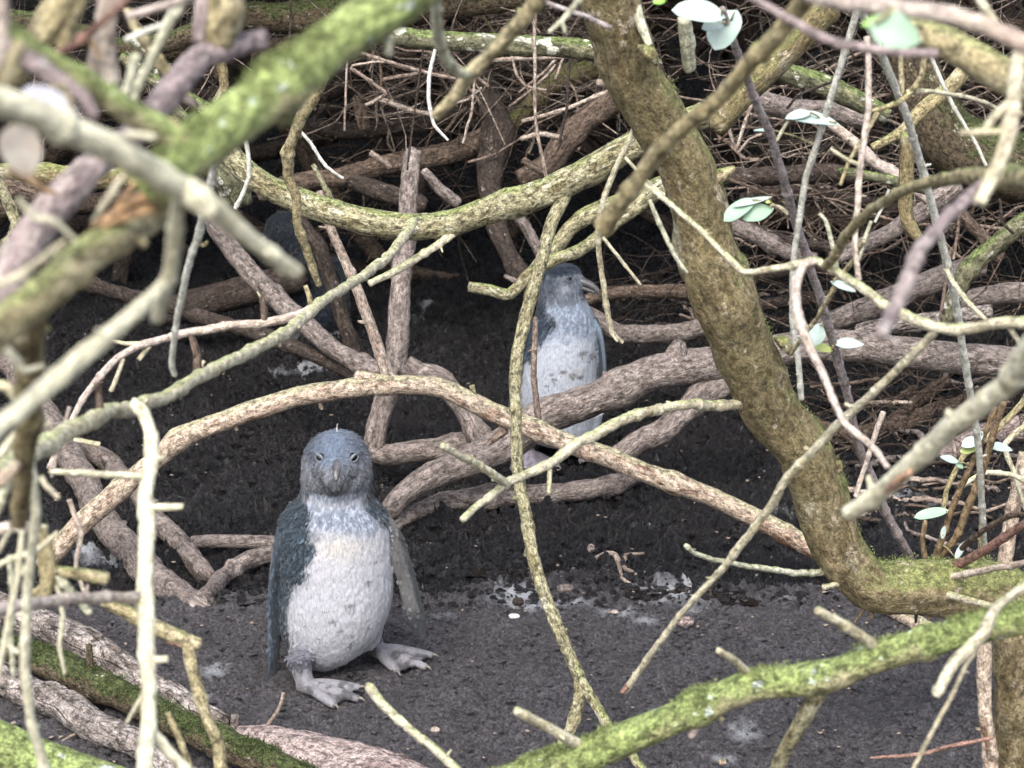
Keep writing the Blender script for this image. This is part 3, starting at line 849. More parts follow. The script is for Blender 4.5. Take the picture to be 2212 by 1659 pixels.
# ================================================================== the big curved branch
C1 = B('curved_branch', 'lichen', 'long sagging grey-green branch curving from the mossy limb to behind the leaning trunk',
  [(440, 250), (490, 325), (530, 372), (570, 402), (630, 435), (700, 460), (800, 480), (890, 485), (980, 476), (1100, 440), (1200, 410), (1280, 370), (1350, 325), (1420, 290), (1520, 250)],
  (50, 52, 54, 57, 58, 60, 62, 64, 60), (4.05, 3.95), rough=.09, sides=30,
  kids=[('hanging_branch', 'lichen', [(1225, 410), (1210, 443), (1190, 483), (1171, 553), (1154, 620), (1137, 680), (1120, 753), (1114, 820), (1114, 886), (1117, 970), (1124, 1053), (1134, 1106), (1147, 1190), (1167, 1256),
           (1204, 1356), (1231, 1423), (1252, 1466), (1254, 1495), (1247, 1540), (1231, 1580), (1200, 1630)], (30, 27, 28, 27, 26, 27, 28, 30, 27, 25), (3.95, 3.55)),
        ('hanging_branch', 'lichen', [(1252, 1466), (1264, 1487), (1287, 1523), (1314, 1566), (1370, 1640), (1400, 1680)], (26, 22, 21, 22), (3.64, 3.5)),
        ('side_twig', 'pale', [(985, 500), (937, 537), (857, 586), (800, 612)], (19, 18, 17, 15), (3.95, 3.8)),
        ('stub', 'lichen', [(1145, 1175), (1138, 1200)], (14, 18), 3.72)])
F13 = B('forked_branch', 'pale', 'cream twiggy branch drooping from the curved branch and splitting in two',
  [(893, 478), (880, 500), (835, 560), (760, 610), (690, 655), (617, 720), (520, 770), (433, 813), (380, 845), (327, 868), (280, 884), (233, 888), (200, 906), (100, 960), (20, 1010), (-80, 1060)],
  (20, 20, 22, 26, 28, 30, 33, 40, 50, 54), (3.95, 3.1, 2.5, 2.0, 1.6), rough=.10,
  kids=[('side_branch', 'palepink', [(690, 655), (650, 680), (567, 697), (500, 702), (400, 721), (300, 748), (252, 775), (215, 815), (180, 858), (145, 925), (122, 975), (105, 1012)], (24, 21, 20, 18, 16, 13, 12), (3.15, 3.0)),
        ('stub', 'brown', [(572, 700), (570, 672), (565, 642)], (15, 17, 14), 3.08), ('stub', 'pale', [(566, 648), (556, 630)], (6, 4), 3.08),
        ('stub', 'olivebranch', [(672, 668), (668, 640), (660, 618)], (13, 12, 10), 2.95),
        ('stub', 'brown', [(428, 806), (426, 770), (413, 722)], (24, 19, 14), 2.35), ('stub', 'pale', [(434, 790), (441, 780)], (14, 9), 2.35),
        ('stub', 'brown', [(216, 895), (214, 865), (211, 828)], (22, 18, 16), 2.0),
        ('side_twig', 'pale', [(305, 742), (270, 742), (235, 735)], (10, 9, 8), 3.05), ('stub', 'pale', [(322, 748), (300, 776)], (12, 12), 3.02), ('side_twig', 'pale', [(266, 775), (255, 810), (240, 845)], (11, 11, 11), 3.02),
        ('stub', 'pale', [(215, 960), (160, 950)], (12, 10), 1.9)])
# downward arm hanging from it
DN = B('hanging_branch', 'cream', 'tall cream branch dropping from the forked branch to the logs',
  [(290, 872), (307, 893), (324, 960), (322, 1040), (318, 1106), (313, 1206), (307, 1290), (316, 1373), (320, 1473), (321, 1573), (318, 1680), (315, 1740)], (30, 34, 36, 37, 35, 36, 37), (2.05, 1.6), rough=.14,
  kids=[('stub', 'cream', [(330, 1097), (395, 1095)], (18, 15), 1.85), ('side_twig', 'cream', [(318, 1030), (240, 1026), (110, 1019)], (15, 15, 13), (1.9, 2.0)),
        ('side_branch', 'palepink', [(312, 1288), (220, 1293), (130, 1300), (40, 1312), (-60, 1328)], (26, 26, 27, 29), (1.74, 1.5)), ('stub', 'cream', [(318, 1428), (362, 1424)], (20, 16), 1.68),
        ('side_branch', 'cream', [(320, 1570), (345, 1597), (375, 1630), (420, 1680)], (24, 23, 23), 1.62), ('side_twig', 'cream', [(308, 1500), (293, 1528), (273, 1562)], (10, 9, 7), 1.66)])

# ================================================================== blurred limbs, upper left
F1 = B('mossy_limb', 'moss', 'thickest bright green mossy limb, slanting down behind the broad cream branch',
  [(1010, -130), (900, -30), (840, 20), (700, 112), (560, 215), (440, 305), (385, 350), (330, 410)], (108, 110, 108, 104, 108, 112, 96), (1.35, 1.15), rough=.07, sides=36, cat='limb',
  kids=[('side_branch', 'moss', [(415, 325), (370, 290), (270, 235), (190, 180), (105, 130), (20, 70), (-70, 10)], (66, 58, 52, 50, 54, 60), (1.18, 1.1)),
        ('stub', 'palegreen', [(828, 55), (838, 85), (840, 118)], (24, 22, 16), 1.3), ('stub', 'olivebranch', [(605, 205), (608, 235), (600, 265)], (30, 26, 20), 1.25),
        ('stub', 'olivebranch', [(370, 258), (395, 295), (432, 350)], (22, 20, 18), 1.08)])
F3 = B('broken_limb', 'olivebranch', 'olive broken limb with torn orange wood hanging below the mossy limb',
  [(350, 462), (300, 490), (200, 545), (120, 610), (40, 680), (-60, 760)], (56, 76, 80, 84, 84), (1.2, 1.0), cat='limb', rough=.08,
  kids=[('torn_bark', 'torn', [(355, 400), (320, 420), (260, 450), (195, 492)], (24, 30, 22, 6), (1.16, 1.14)), ('torn_bark', 'torn', [(365, 430), (330, 448), (280, 465), (220, 490)], (22, 26, 24, 12), (1.15, 1.13)),
        ('torn_bark', 'torn', [(290, 395), (275, 420), (240, 455)], (14, 16, 8), 1.13), ('torn_bark', 'torn', [(375, 410), (380, 440), (360, 470)], (40, 34, 20), 1.17),
        ('torn_bark', 'pale', [(265, 380), (235, 425), (200, 480)], (15, 17, 9), 1.1), ('torn_bark', 'torn', [(425, 380), (400, 395), (370, 400)], (26, 28, 20), 1.14)])
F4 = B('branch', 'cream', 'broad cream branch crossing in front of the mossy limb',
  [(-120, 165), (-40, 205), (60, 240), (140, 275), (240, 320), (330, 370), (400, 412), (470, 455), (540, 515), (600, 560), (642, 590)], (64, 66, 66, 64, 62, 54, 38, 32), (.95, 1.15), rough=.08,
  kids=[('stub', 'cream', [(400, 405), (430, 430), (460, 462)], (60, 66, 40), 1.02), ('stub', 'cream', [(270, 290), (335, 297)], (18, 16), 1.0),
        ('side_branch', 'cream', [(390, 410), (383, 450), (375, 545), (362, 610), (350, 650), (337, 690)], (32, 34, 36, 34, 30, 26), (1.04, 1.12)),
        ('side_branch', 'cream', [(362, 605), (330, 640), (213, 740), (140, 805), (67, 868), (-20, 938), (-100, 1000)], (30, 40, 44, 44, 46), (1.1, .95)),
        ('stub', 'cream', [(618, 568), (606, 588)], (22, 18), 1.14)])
F5 = B('twig', 'stem', 'thin whitish twig hanging straight down behind the cream branch, kinked at a node', [(466, 345), (460, 365), (449, 417), (430, 495), (424, 520), (411, 555), (385, 670), (371, 785), (377, 810)], (14, 18, 18, 17, 15, 14, 13), (2.2, 2.4), cat='twig',
  kids=[('stub', 'olivebranch', [(426, 522), (440, 530), (448, 522)], (10, 9, 8), 2.25)])
B('twig', 'stem', 'thin whitish twig dropping beside the start of the curved branch', [(530, 300), (537, 345), (538, 383), (524, 420), (508, 450)], (11, 10, 9), 3.6, cat='twig')
F6 = B('broken_limb', 'purple', 'purplish limb with a snapped top standing behind the mossy fork', [(565, 85), (500, 100), (433, 120), (385, 175), (330, 240), (300, 275), (230, 330), (170, 385), (100, 470), (50, 560), (10, 650), (-30, 740)], (44, 60, 62, 58, 60, 66, 78, 86, 84, 70), (1.5, 1.2), cat='limb', rough=.12,
  kids=[('snag', 'olivebranch', [(465, 100), (470, 60), (485, 10), (480, -60)], (70, 92, 96, 90), 1.45), ('snag', 'purple', [(430, 90), (432, 40), (440, -20)], (30, 34, 30), 1.42),
        ('torn_bark', 'torn', [(130, 440), (105, 480), (75, 530)], (16, 22, 12), 1.2)])
B('upright_branch', 'palepink', 'creamy pink upright branch rising through the mossy fork', [(250, -80), (240, -10), (226, 90), (236, 160), (242, 222)], (44, 46, 46, 44, 40), 1.35, rough=.1, kids=[('side_branch', 'palepink', [(195, 170), (210, 110), (222, 60)], (36, 34, 26), 1.38)])
B('upright_branch', 'olivebranch', 'rough yellow-olive upright branch above the mossy fork', [(190, -100), (150, -20), (105, 60), (60, 110), (10, 170)], (70, 72, 60, 50), 1.3, rough=.18, kids=[('side_branch', 'olivebranch', [(190, -40), (150, 40), (130, 100)], (36, 40, 30), 1.28)])
B('twig', 'redstem', 'reddish brown twig slanting across the upright branches', [(340, -60), (275, -2), (187, 77), (140, 108), (93, 125)], (16, 18, 20, 16), 1.2, cat='twig')
B('twig', 'palepink', 'tan twig stub pointing at the pink upright branch', [(440, -25), (383, 5), (275, 36)], (20, 20, 19), 1.4, cat='twig')
B('twig', 'palegreen', 'grey-green forked twig in front of the mossy logs', [(420, -60), (397, 0), (363, 52), (333, 117), (300, 183), (288, 222)], (26, 26, 24, 22, 20, 18), 1.5, cat='twig', kids=[('side_twig', 'stem', [(363, 52), (320, 66), (272, 86)], (16, 15, 13), 1.5)])
F11 = B('branch', 'purple', 'dull purplish branch carrying a white leaf and a withered one', [(-60, 60), (10, 100), (100, 152), (175, 205), (205, 255)], (44, 44, 42, 36, 26), 1.05)
leaf(F11, 108, 215, 1.0, 130, 56, -24, 'leaflilac', .35, .3)
leaf(F11, 45, 322, 1.12, 120, 105, -70, 'leaftan', .3, .3)
B('branch', 'palepink', 'pale lilac stem rising beside the branch with the white leaf', [(8, -60), (6, 20), (4, 80), (-10, 150)], (30, 30, 26), 1.0)
B('branch', 'olivebranch', 'olive stem dropping past the white leaf', [(45, 90), (20, 150), (0, 195), (-30, 260)], (34, 36, 36), 1.02)
B('twig', 'brownstem', 'brown bent twig beneath the pale rounded leaf', [(20, 365), (60, 385), (90, 405), (125, 425)], (20, 22, 20, 14), 1.3, cat='twig')
VM = B('upright_branch', 'olive', 'mossy olive upright branch below the broken limb', [(150, 590), (100, 630), (68, 680), (64, 760), (62, 860), (56, 960), (48, 1060), (40, 1130)], (60, 62, 62, 60, 52, 42, 36), (1.3, 1.5), rough=.12,
  kids=[('stub', 'palegreen', [(40, 850), (50, 810), (88, 775)], (24, 26, 20), 1.35)])
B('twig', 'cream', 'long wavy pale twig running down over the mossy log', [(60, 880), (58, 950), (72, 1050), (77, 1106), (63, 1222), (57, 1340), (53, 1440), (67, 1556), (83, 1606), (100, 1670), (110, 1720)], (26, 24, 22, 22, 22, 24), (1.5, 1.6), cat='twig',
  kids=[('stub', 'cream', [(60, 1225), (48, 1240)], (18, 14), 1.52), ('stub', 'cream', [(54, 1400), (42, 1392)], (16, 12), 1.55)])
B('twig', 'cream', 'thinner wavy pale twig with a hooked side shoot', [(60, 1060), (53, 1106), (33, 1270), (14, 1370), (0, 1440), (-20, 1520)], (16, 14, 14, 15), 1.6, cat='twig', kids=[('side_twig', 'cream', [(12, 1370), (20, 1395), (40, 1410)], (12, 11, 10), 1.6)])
B('branch', 'olivebranch', 'dark olive hooked branch with blunt yellowish ends beside the wavy twigs', [(85, 1140), (98, 1200), (102, 1256), (90, 1280), (60, 1300)], (34, 36, 36, 32), 1.9, rough=.14,
  kids=[('side_branch', 'olivebranch', [(100, 1230), (160, 1240), (200, 1246), (232, 1250)], (26, 24, 28, 30), 1.92), ('side_twig', 'palegreen', [(100, 1205), (125, 1240), (157, 1280), (194, 1325)], (18, 18, 18, 18), 1.8), ('stub', 'pale', [(92, 1160), (98, 1135)], (16, 18), 1.88), ('stub', 'palepink', [(60, 1140), (20, 1138), (-20, 1150)], (28, 26, 26), 1.85)])
B('branch', 'tan', 'pinkish bent stub behind the wavy pale twigs', [(-40, 1010), (0, 1040), (40, 1000)], (40, 36, 20), 1.4)
B('twig', 'pale', 'small cream twig above the pinkish bent stub', [(-30, 830), (15, 835), (45, 870), (60, 900)], (22, 24, 22, 16), 1.45, cat='twig')
for lb, mt, pts, w, Y in (
    ('short cream twig forking off beside the level twig of the tall cream branch', 'pale', [(88, 1030), (100, 1050), (127, 1077)], (15, 15, 11), 1.7),
    ('cream bent twig climbing into the mossy olive upright branch', 'palegreen', [(-20, 1130), (0, 1080), (20, 1036), (45, 980)], (20, 24, 24, 20), 1.5),
    ('small tan twig below the pinkish bent stub', 'pale', [(40, 1100), (23, 1140), (-5, 1195)], (14, 14, 10), 1.7),
    ('olive twig sloping through the mossy fork', 'olivebranch', [(275, 20), (293, 67), (330, 115), (360, 153), (405, 215)], (20, 24, 24, 20), 1.9),
    ('short grey-green stick standing in the mossy fork', 'palegreen', [(296, 118), (284, 160), (266, 222)], (22, 23, 20), 1.3),
    ('curled brown twig against the creamy pink upright branch', 'brownstem', [(190, 75), (205, 100), (220, 128)], (9, 11, 9), 1.25),
    ('cream twig crossing the purplish limb low down', 'pale', [(-20, 620), (40, 600), (90, 560), (140, 520)], (18, 20, 18, 12), 1.0),
    ('knobbly cream twig beside the tall cream branch', 'palepink', [(150, 880), (135, 935), (120, 990), (112, 1030)], (10, 11, 10, 8), 2.2),
    ('thin pale twig behind the wavy twigs and the mossy log', 'palegreen', [(20, 1200), (30, 1290), (22, 1380), (30, 1460)], (12, 13, 13, 10), 1.8)):
    B('twig', mt, lb, pts, w, Y, cat='twig', rough=.14)
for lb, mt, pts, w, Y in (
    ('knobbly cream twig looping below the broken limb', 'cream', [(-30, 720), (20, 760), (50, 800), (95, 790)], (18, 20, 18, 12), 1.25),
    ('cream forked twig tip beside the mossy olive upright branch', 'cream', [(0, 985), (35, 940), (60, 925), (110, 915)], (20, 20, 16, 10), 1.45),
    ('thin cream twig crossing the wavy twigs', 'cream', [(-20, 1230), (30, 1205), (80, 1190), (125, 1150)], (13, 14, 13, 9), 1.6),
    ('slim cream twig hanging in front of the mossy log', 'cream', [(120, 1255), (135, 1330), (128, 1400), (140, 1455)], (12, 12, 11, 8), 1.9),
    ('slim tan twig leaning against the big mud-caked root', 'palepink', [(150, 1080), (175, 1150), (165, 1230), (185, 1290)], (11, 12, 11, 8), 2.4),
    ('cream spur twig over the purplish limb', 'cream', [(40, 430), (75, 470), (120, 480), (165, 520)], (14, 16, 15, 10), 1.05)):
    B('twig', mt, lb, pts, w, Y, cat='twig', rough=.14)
BR = B('broken_branch', 'olivebranch', 'olive-brown broken branch with a splintered elbow in front of the logs', [(225, 1296), (293, 1333), (360, 1366), (400, 1383), (432, 1392)], (28, 32, 34, 36, 26), 2.35, rough=.13,
  kids=[('hanging_piece', 'olivebranch', [(405, 1385), (412, 1425), (420, 1456), (450, 1556), (472, 1606), (478, 1690)], (30, 27, 27, 28, 30), (2.35, 2.3)), ('splinter', 'redstem', [(360, 1382), (390, 1395), (415, 1398)], (14, 16, 8), 2.33)])
B('twig', 'olivebranch', 'short olive twig poking up beside the splintered elbow', [(362, 1540), (385, 1590), (412, 1665)], (15, 16, 16), 2.2, cat='twig')

# ================================================================== lower right blurred branch
G1 = B('mossy_limb', 'moss', 'bright green mossy limb with cut stubs rising in front of the trunk elbow',
  [(1000, 1740), (1100, 1690), (1180, 1660), (1270, 1630), (1370, 1585), (1475, 1543), (1560, 1505), (1625, 1482), (1700, 1472), (1768, 1463), (1825, 1446), (1875, 1424), (2008, 1384), (2141, 1351), (2230, 1332), (2400, 1290)],
  (80, 78, 74, 70, 68, 68, 70, 72), (2.3, 2.05), cat='limb', rough=.06, sides=34,
  kids=[('stub', 'pale', [(1890, 1395), (1830, 1355), (1765, 1318)], (26, 23, 19), (2.06, 2.0)), ('stub', 'pale', [(1612, 1452), (1585, 1425), (1551, 1405)], (20, 17, 15), (2.14, 2.1)),
        ('side_branch', 'lichen', [(1772, 1485), (1750, 1530), (1725, 1573), (1695, 1625), (1665, 1690)], (42, 36, 32, 28), (2.12, 2.2)), ('stub', 'palepink', [(1512, 1552), (1503, 1575), (1491, 1592)], (20, 17, 16), 2.12),
        ('stub', 'pale', [(1255, 1612), (1190, 1575), (1114, 1535)], (28, 23, 20), (2.2, 2.14)), ('stub', 'olivebranch', [(1560, 1555), (1545, 1545)], (14, 12), 2.05),
        ('knot', 'palepink', [(1455, 1560), (1452, 1556)], (30, 24), 2.1)])
B('twig', 'pale', 'cream forked twig hanging in front of the mossy limb end', [(2290, 1200), (2212, 1266), (2151, 1313), (2122, 1370), (2058, 1433), (2021, 1503)], (16, 18, 22, 28, 26, 22), (1.95, 1.9), cat='twig',
  kids=[('side_twig', 'pale', [(2110, 1400), (2085, 1440), (2055, 1506), (2008, 1590), (1970, 1668)], (12, 11, 10, 10), 1.95)])
B('upright_branch', 'olive', 'dark olive upright trunk standing below the mossy limb end', [(2192, 1350), (2192, 1450), (2198, 1560), (2205, 1700)], (80, 82, 92, 110), (2.9, 3.0), rough=.14, cat='trunk')
B('upright_branch', 'tan', 'pale tan upright stick beside the dark olive trunk', [(2126, 1370), (2128, 1440), (2130, 1530), (2142, 1690)], (32, 32, 30, 34), 2.85, kids=[('stub', 'dark', [(2150, 1578), (2110, 1565)], (9, 8), 2.84)], cat='stick')
B('twig', 'redstem', 'thin pinkish twig lying level near the dark olive trunk foot', [(1880, 1637), (1940, 1634), (2008, 1625), (2080, 1606), (2145, 1594)], (5, 9, 10, 8), 2.8, cat='twig')
B('twig', 'pale', 'cream cut stick slanting up beneath the front penguin', [(797, 1483), (830, 1525), (880, 1570), (950, 1630), (1030, 1700)], (24, 19, 20, 22), (2.5, 2.3), cat='stick')

# ================================================================== logs on the ground, lower left
B('fallen_log', 'log', 'grey cracked-bark log lying against the mud, behind the mossy one', [(-60, 1280), (70, 1337), (190, 1405), (300, 1466), (415, 1530), (485, 1572)], (66, 68, 66, 64, 56), 'g.8', cat='log', rough=.12, sides=34,
  kids=[('stub', 'grey', [(507, 1585), (507, 1560), (508, 1545)], (20, 20, 18), 3.62)])
ML = B('fallen_log', 'mossdark', 'dark green mossy log lying between the two grey logs', [(-80, 1370), (0, 1400), (100, 1440), (200, 1475), (300, 1520), (400, 1573), (530, 1630), (640, 1675), (740, 1720)], (64, 66, 66, 64, 62), 'g1.5', cat='log', rough=.10, sides=34,
  kids=[('stub', 'mossdark', [(195, 1455), (193, 1420), (192, 1392)], (22, 16, 14), 3.62), ('stub', 'dead', [(175, 1515), (130, 1552), (95, 1582)], (24, 21, 18), 3.45)])
B('fallen_log', 'log', 'grey-brown cracked log lying between the mossy log and the smooth green limb', [(-90, 1410), (0, 1462), (100, 1510), (200, 1570), (290, 1610), (370, 1670), (440, 1720)], (66, 68, 68, 66, 70), 'g.8', cat='log', rough=.12, sides=34)
B('fallen_log', 'pinklog', 'broad pinkish weathered log end just below the front penguin', [(505, 1582), (590, 1612), (700, 1655), (820, 1715), (960, 1800)], (30, 110, 185, 230, 250), 'g.35', cat='log', rough=.14, sides=44, knots=False)
B('twig', 'dead', 'curly little dead twig on the pinkish log end', [(612, 1497), (607, 1520), (596, 1542), (580, 1564), (560, 1585)], (8, 9, 8, 7), 3.66, cat='twig', rough=.2)
B('mossy_limb', 'moss', 'smooth green mossy limb in front of the cracked logs', [(-120, 1560), (-20, 1600), (80, 1645), (200, 1685), (330, 1720)], (100, 100, 96, 90), 2.4, cat='limb', rough=.06)
B('twig', 'dead', 'small pale twig lying between the lower grey log and the moss limb', [(130, 1605), (150, 1592), (168, 1585)], (7, 8, 7), 'G', cat='twig')

# ================================================================== middle distance
M1 = B('arched_branch', 'tan', 'smooth reddish tan branch arching low across the clearing behind the front penguin',
  [(95, 1222), (130, 1180), (180, 1128), (270, 1045), (350, 985), (400, 945), (500, 905), (570, 881), (660, 852), (780, 832), (880, 830), (960, 842), (1060, 888), (1130, 915), (1200, 946), (1290, 978), (1370, 1010), (1450, 1040), (1530, 1070), (1640, 1120), (1730, 1170), (1830, 1225)],
  (44, 45, 46, 44, 42, 43, 42, 43, 44, 42, 40), (4.55, 4.55), rough=.09, sides=26,
  kids=[('stub', 'tan', [(880, 833), (827, 822), (768, 811)], (20, 25, 24), 4.5),
        ('side_branch', 'dead', [(850, 832), (834, 800), (804, 720), (774, 636), (737, 545), (712, 485), (688, 415)], (30, 27, 25, 23, 22, 20), (4.55, 4.6)),
        ('stub', 'lichen', [(1030, 872), (1024, 850), (1019, 833)], (14, 12, 12), 4.5), ('stub', 'deadred', [(1092, 928), (1075, 942), (1053, 960)], (22, 18, 10), 4.48),
        ('stub', 'tan', [(560, 884), (552, 873)], (14, 9), 4.5), ('stub', 'tan', [(505, 915), (512, 930)], (16, 6), 4.5), ('stub', 'tan', [(690, 862), (695, 884)], (14, 8), 4.5)])
B('upright_twig', 'deadred', 'brown dead twig standing upright in front of the far penguin', [(1157, 686), (1153, 753), (1153, 820), (1158, 870), (1164, 920)], (11, 13, 15, 14, 16), 4.6, cat='twig')
B('twig', 'olivebranch', 'lichened peeling twig hanging below the curved branch over the dark penguin', [(700, 165), (675, 215), (648, 255), (624, 320), (622, 383), (638, 425), (645, 490), (664, 550), (689, 616)], (24, 26, 25, 26, 22, 20, 18, 14), (3.6, 3.75), cat='twig', rough=.13)
B('twig', 'lichen', 'short lichened twig rising behind the curved branch', [(715, 432), (700, 400), (677, 356)], (14, 12, 11), 4.2, cat='twig')
B('twig', 'stem', 'thin pale twig slanting from the lichened twig to the log behind', [(648, 283), (672, 310), (705, 360), (742, 386)], (8, 8, 8, 6), 4.3, cat='twig')
HT = B('twig', 'pale', 'long thin forked twig hanging past the far penguin beak', [(1391, 240), (1347, 327), (1304, 433), (1291, 500), (1294, 553), (1311, 663), (1322, 718), (1345, 740)], (12, 13, 13, 13, 12, 13, 9), (3.7, 3.8), cat='twig',
  kids=[('side_twig', 'pale', [(1302, 512), (1337, 556), (1384, 616)], (8, 8, 7), 3.75), ('side_twig', 'pale', [(1318, 690), (1320, 720), (1334, 738)], (9, 8, 6), 3.78), ('side_twig', 'pale', [(1350, 340), (1400, 393), (1440, 425)], (8, 8, 7), 3.6)])
LG = B('grey_log', 'grey', 'long mud-grey log raised above the mud in front of the far penguin',
  [(838, 1108), (870, 1070), (937, 1028), (1037, 985), (1104, 950), (1171, 900), (1237, 880), (1337, 836), (1404, 806), (1475, 788), (1550, 782), (1708, 762), (1841, 755), (1975, 762), (2100, 775), (2240, 790), (2420, 800)],
  (44, 62, 76, 74, 66, 74, 76, 70, 64, 66, 70, 72, 74), (4.9, 5.0, 5.05, 5.1, 5.15, 5.2), cat='log', rough=.11, sides=36,
  kids=[('knot', 'grey', [(1455, 800), (1462, 765), (1468, 738)], (70, 62, 26), 5.12), ('stub', 'grey', [(1312, 830), (1305, 803)], (20, 10), 5.05), ('knot', 'pinklog', [(1190, 885), (1195, 872)], (30, 20), 5.0)])
B('root', 'grey', 'mud-grey root lying along the ground below the long grey log', [(850, 1136), (900, 1105), (960, 1085), (1040, 1078), (1137, 1068), (1237, 1062), (1320, 1050), (1375, 1025)], (30, 40, 46, 46, 46, 44, 44), 'G', cat='root', rough=.14)
B('root', 'grey', 'thick grey root climbing from the mud towards the leaning trunk', [(1330, 990), (1380, 955), (1437, 930), (1475, 895), (1525, 850), (1590, 820), (1640, 790)], (46, 52, 52, 50, 46), (4.95, 5.1), cat='root', rough=.14)
B('root', 'grey', 'upright grey root standing behind the arched branch, bent into an elbow', [(892, 330), (885, 400), (880, 490), (868, 580), (865, 660), (862, 740), (852, 810), (834, 870), (815, 936), (812, 972), (840, 984), (900, 980), (960, 970), (1030, 952)],
  (40, 40, 42, 44, 46, 46, 48, 50, 50), (5.7, 5.4, 5.25, 5.2), cat='root', rough=.10)
B('root', 'grey', 'grey root looping down from the upright root to the long log', [(880, 790), (910, 806), (940, 812), (970, 840), (1000, 885), (1030, 935), (1060, 965)], (46, 48, 46, 44, 46), (5.2, 5.12), cat='root', rough=.12)
B('root', 'grey', 'dark grey pole slanting down behind the cream forked branch', [(440, 450), (480, 510), (510, 556), (560, 608), (633, 678), (700, 738), (737, 766), (800, 795), (850, 815)], (40, 42, 44, 44, 42, 40), (5.9, 5.2), cat='root')
B('root', 'dark', 'dark root slanting across the shade beneath the broken limb', [(100, 590), (160, 608), (267, 636), (400, 674), (500, 702), (600, 735), (667, 762), (740, 795), (790, 825)], (30, 34, 34, 33, 32, 32), (6.2, 5.3), cat='root')
B('root', 'grey', 'biggest mud-caked root, sloping down the side of the clearing under the arched branch', [(-60, 690), (5, 765), (60, 850), (127, 940), (187, 1055), (217, 1126), (283, 1192), (367, 1268), (440, 1322)], (50, 54, 56, 60, 66, 70, 66), (6.0, 5.4, 4.85, 4.3), cat='root', rough=.13, sides=30)
B('root', 'grey', 'mud-caked root lying beside the big one, ending near the front penguin', [(150, 955), (233, 1000), (280, 1045), (343, 1123), (400, 1185), (447, 1248)], (42, 44, 44, 46, 40), 'G', cat='root', rough=.12)
B('root', 'grey', 'short level root just behind the front penguin dark flipper', [(415, 1171), (500, 1170), (560, 1171), (620, 1175)], (30, 31, 30), 'G', cat='root')
B('root', 'grey', 'muddy curved root rising towards the front penguin flipper', [(440, 1290), (480, 1248), (520, 1216), (577, 1198), (620, 1192)], (36, 38, 40, 40), 'G', cat='root', rough=.14)
OH = B('lichened_branch', 'lichen', 'knobbly grey branch lying across the far penguin head', [(1440, 395), (1400, 425), (1337, 470), (1295, 512), (1254, 542), (1215, 555), (1180, 568), (1140, 596), (1115, 624), (1095, 637), (1054, 627), (1014, 620)],
  (38, 38, 34, 30, 27, 26, 26, 26, 26, 24), (5.0, 5.02), rough=.09, kids=[('stub', 'grey', [(1122, 612), (1105, 603), (1090, 596)], (14, 12, 10), 5.0)])
B('lichened_branch', 'lichen', 'lichened branch sloping up behind the hanging stem to the trunk', [(1150, 590), (1197, 533), (1257, 473), (1337, 443), (1420, 405), (1480, 380)], (30, 36, 40, 44, 48), 5.3, rough=.14)
B('root', 'brown', 'dark root level with the far penguin beak', [(1240, 660), (1290, 642), (1371, 634), (1475, 628), (1570, 640)], (26, 30, 32, 34), 6.2, cat='root', rough=.14)
B('root', 'grey', 'grey root passing behind the far penguin shoulder', [(1240, 660), (1290, 690), (1337, 718), (1404, 720), (1475, 716), (1560, 700)], (32, 38, 42, 44), 5.75, cat='root', rough=.16)

# ================================================================== back tangle, traced
def D(mat, label, pts, w, Y, name='back_branch', cat='branch', **k):
    return B(name, mat, label, pts, w, Y, cat=cat, rough=k.pop('rough', .13), **k)
D('brown', 'brown bough in the tangle joining the dark hub just above the sagging branch', [(560, 420), (640, 395), (737, 378), (837, 355), (937, 342), (1020, 313), (1064, 280)], (40, 42, 44, 46, 48, 44), 6.4)
D('dark', 'dark bough running level above the brown one in the tangle', [(620, 262), (660, 268), (737, 281), (837, 278), (937, 260), (1000, 245), (1060, 230)], (34, 36, 38, 36), 6.7)
D('dark', 'gnarled dark hub trunk rising in the middle of the tangle', [(1020, 90), (1037, 160), (1068, 225), (1083, 300), (1060, 360), (1062, 415), (1072, 470), (1097, 550), (1140, 610)], (56, 60, 66, 60, 50, 46, 42), (6.6, 6.0), rough=.2)
D('brown', 'rough brown bough dropping from the trunk side towards the hub', [(1400, 160), (1337, 207), (1270, 252), (1222, 302), (1187, 353), (1125, 388)], (46, 50, 52, 54, 46), 6.0)
D('olive', 'olive bough rising from the dark hub under the lichen-spotted branch', [(1090, 275), (1120, 253), (1165, 212), (1210, 172), (1304, 140)], (34, 40, 44, 46), 6.6)
D('dark', 'dark thick bough behind the bone-white twig', [(690, 120), (750, 140), (830, 148), (900, 162), (980, 170)], (46, 52, 50, 46), 7.2)
D('dark', 'dark bough running steeply through the tangle beyond the bone-white twig', [(730, 150), (760, 183), (847, 250), (887, 317), (904, 383), (890, 440), (860, 520)], (40, 42, 44, 42, 42), (7.2, 6.4))
D('dark', 'crooked dark root above the dark cavity', [(760, 390), (804, 407), (870, 427), (915, 445)], (34, 42, 44), 6.2, name='back_root', cat='root')
D('grey', 'short grey stick leaning onto the sagging branch from behind', [(915, 368), (950, 405), (990, 440)], (20, 24, 24), 5.6, name='back_stick', cat='stick')
D('grey', 'grey stick dropping below the sagging branch into the cavity', [(1100, 440), (1130, 485), (1166, 545), (1190, 590)], (26, 26, 24), 5.9, name='back_stick', cat='stick')
D('brown', 'stubby brown branch standing in the tangle below the dark bough', [(770, 210), (780, 240), (788, 280)], (26, 30, 26), 6.5, name='back_stub', cat='branch')
D('lichenlog', 'level branch spotted with round white lichen across the top of the tangle', [(780, 65), (850, 76), (970, 87), (1104, 97), (1237, 104), (1330, 122), (1420, 150)], (42, 44, 44, 46, 46), 5.6, rough=.06)
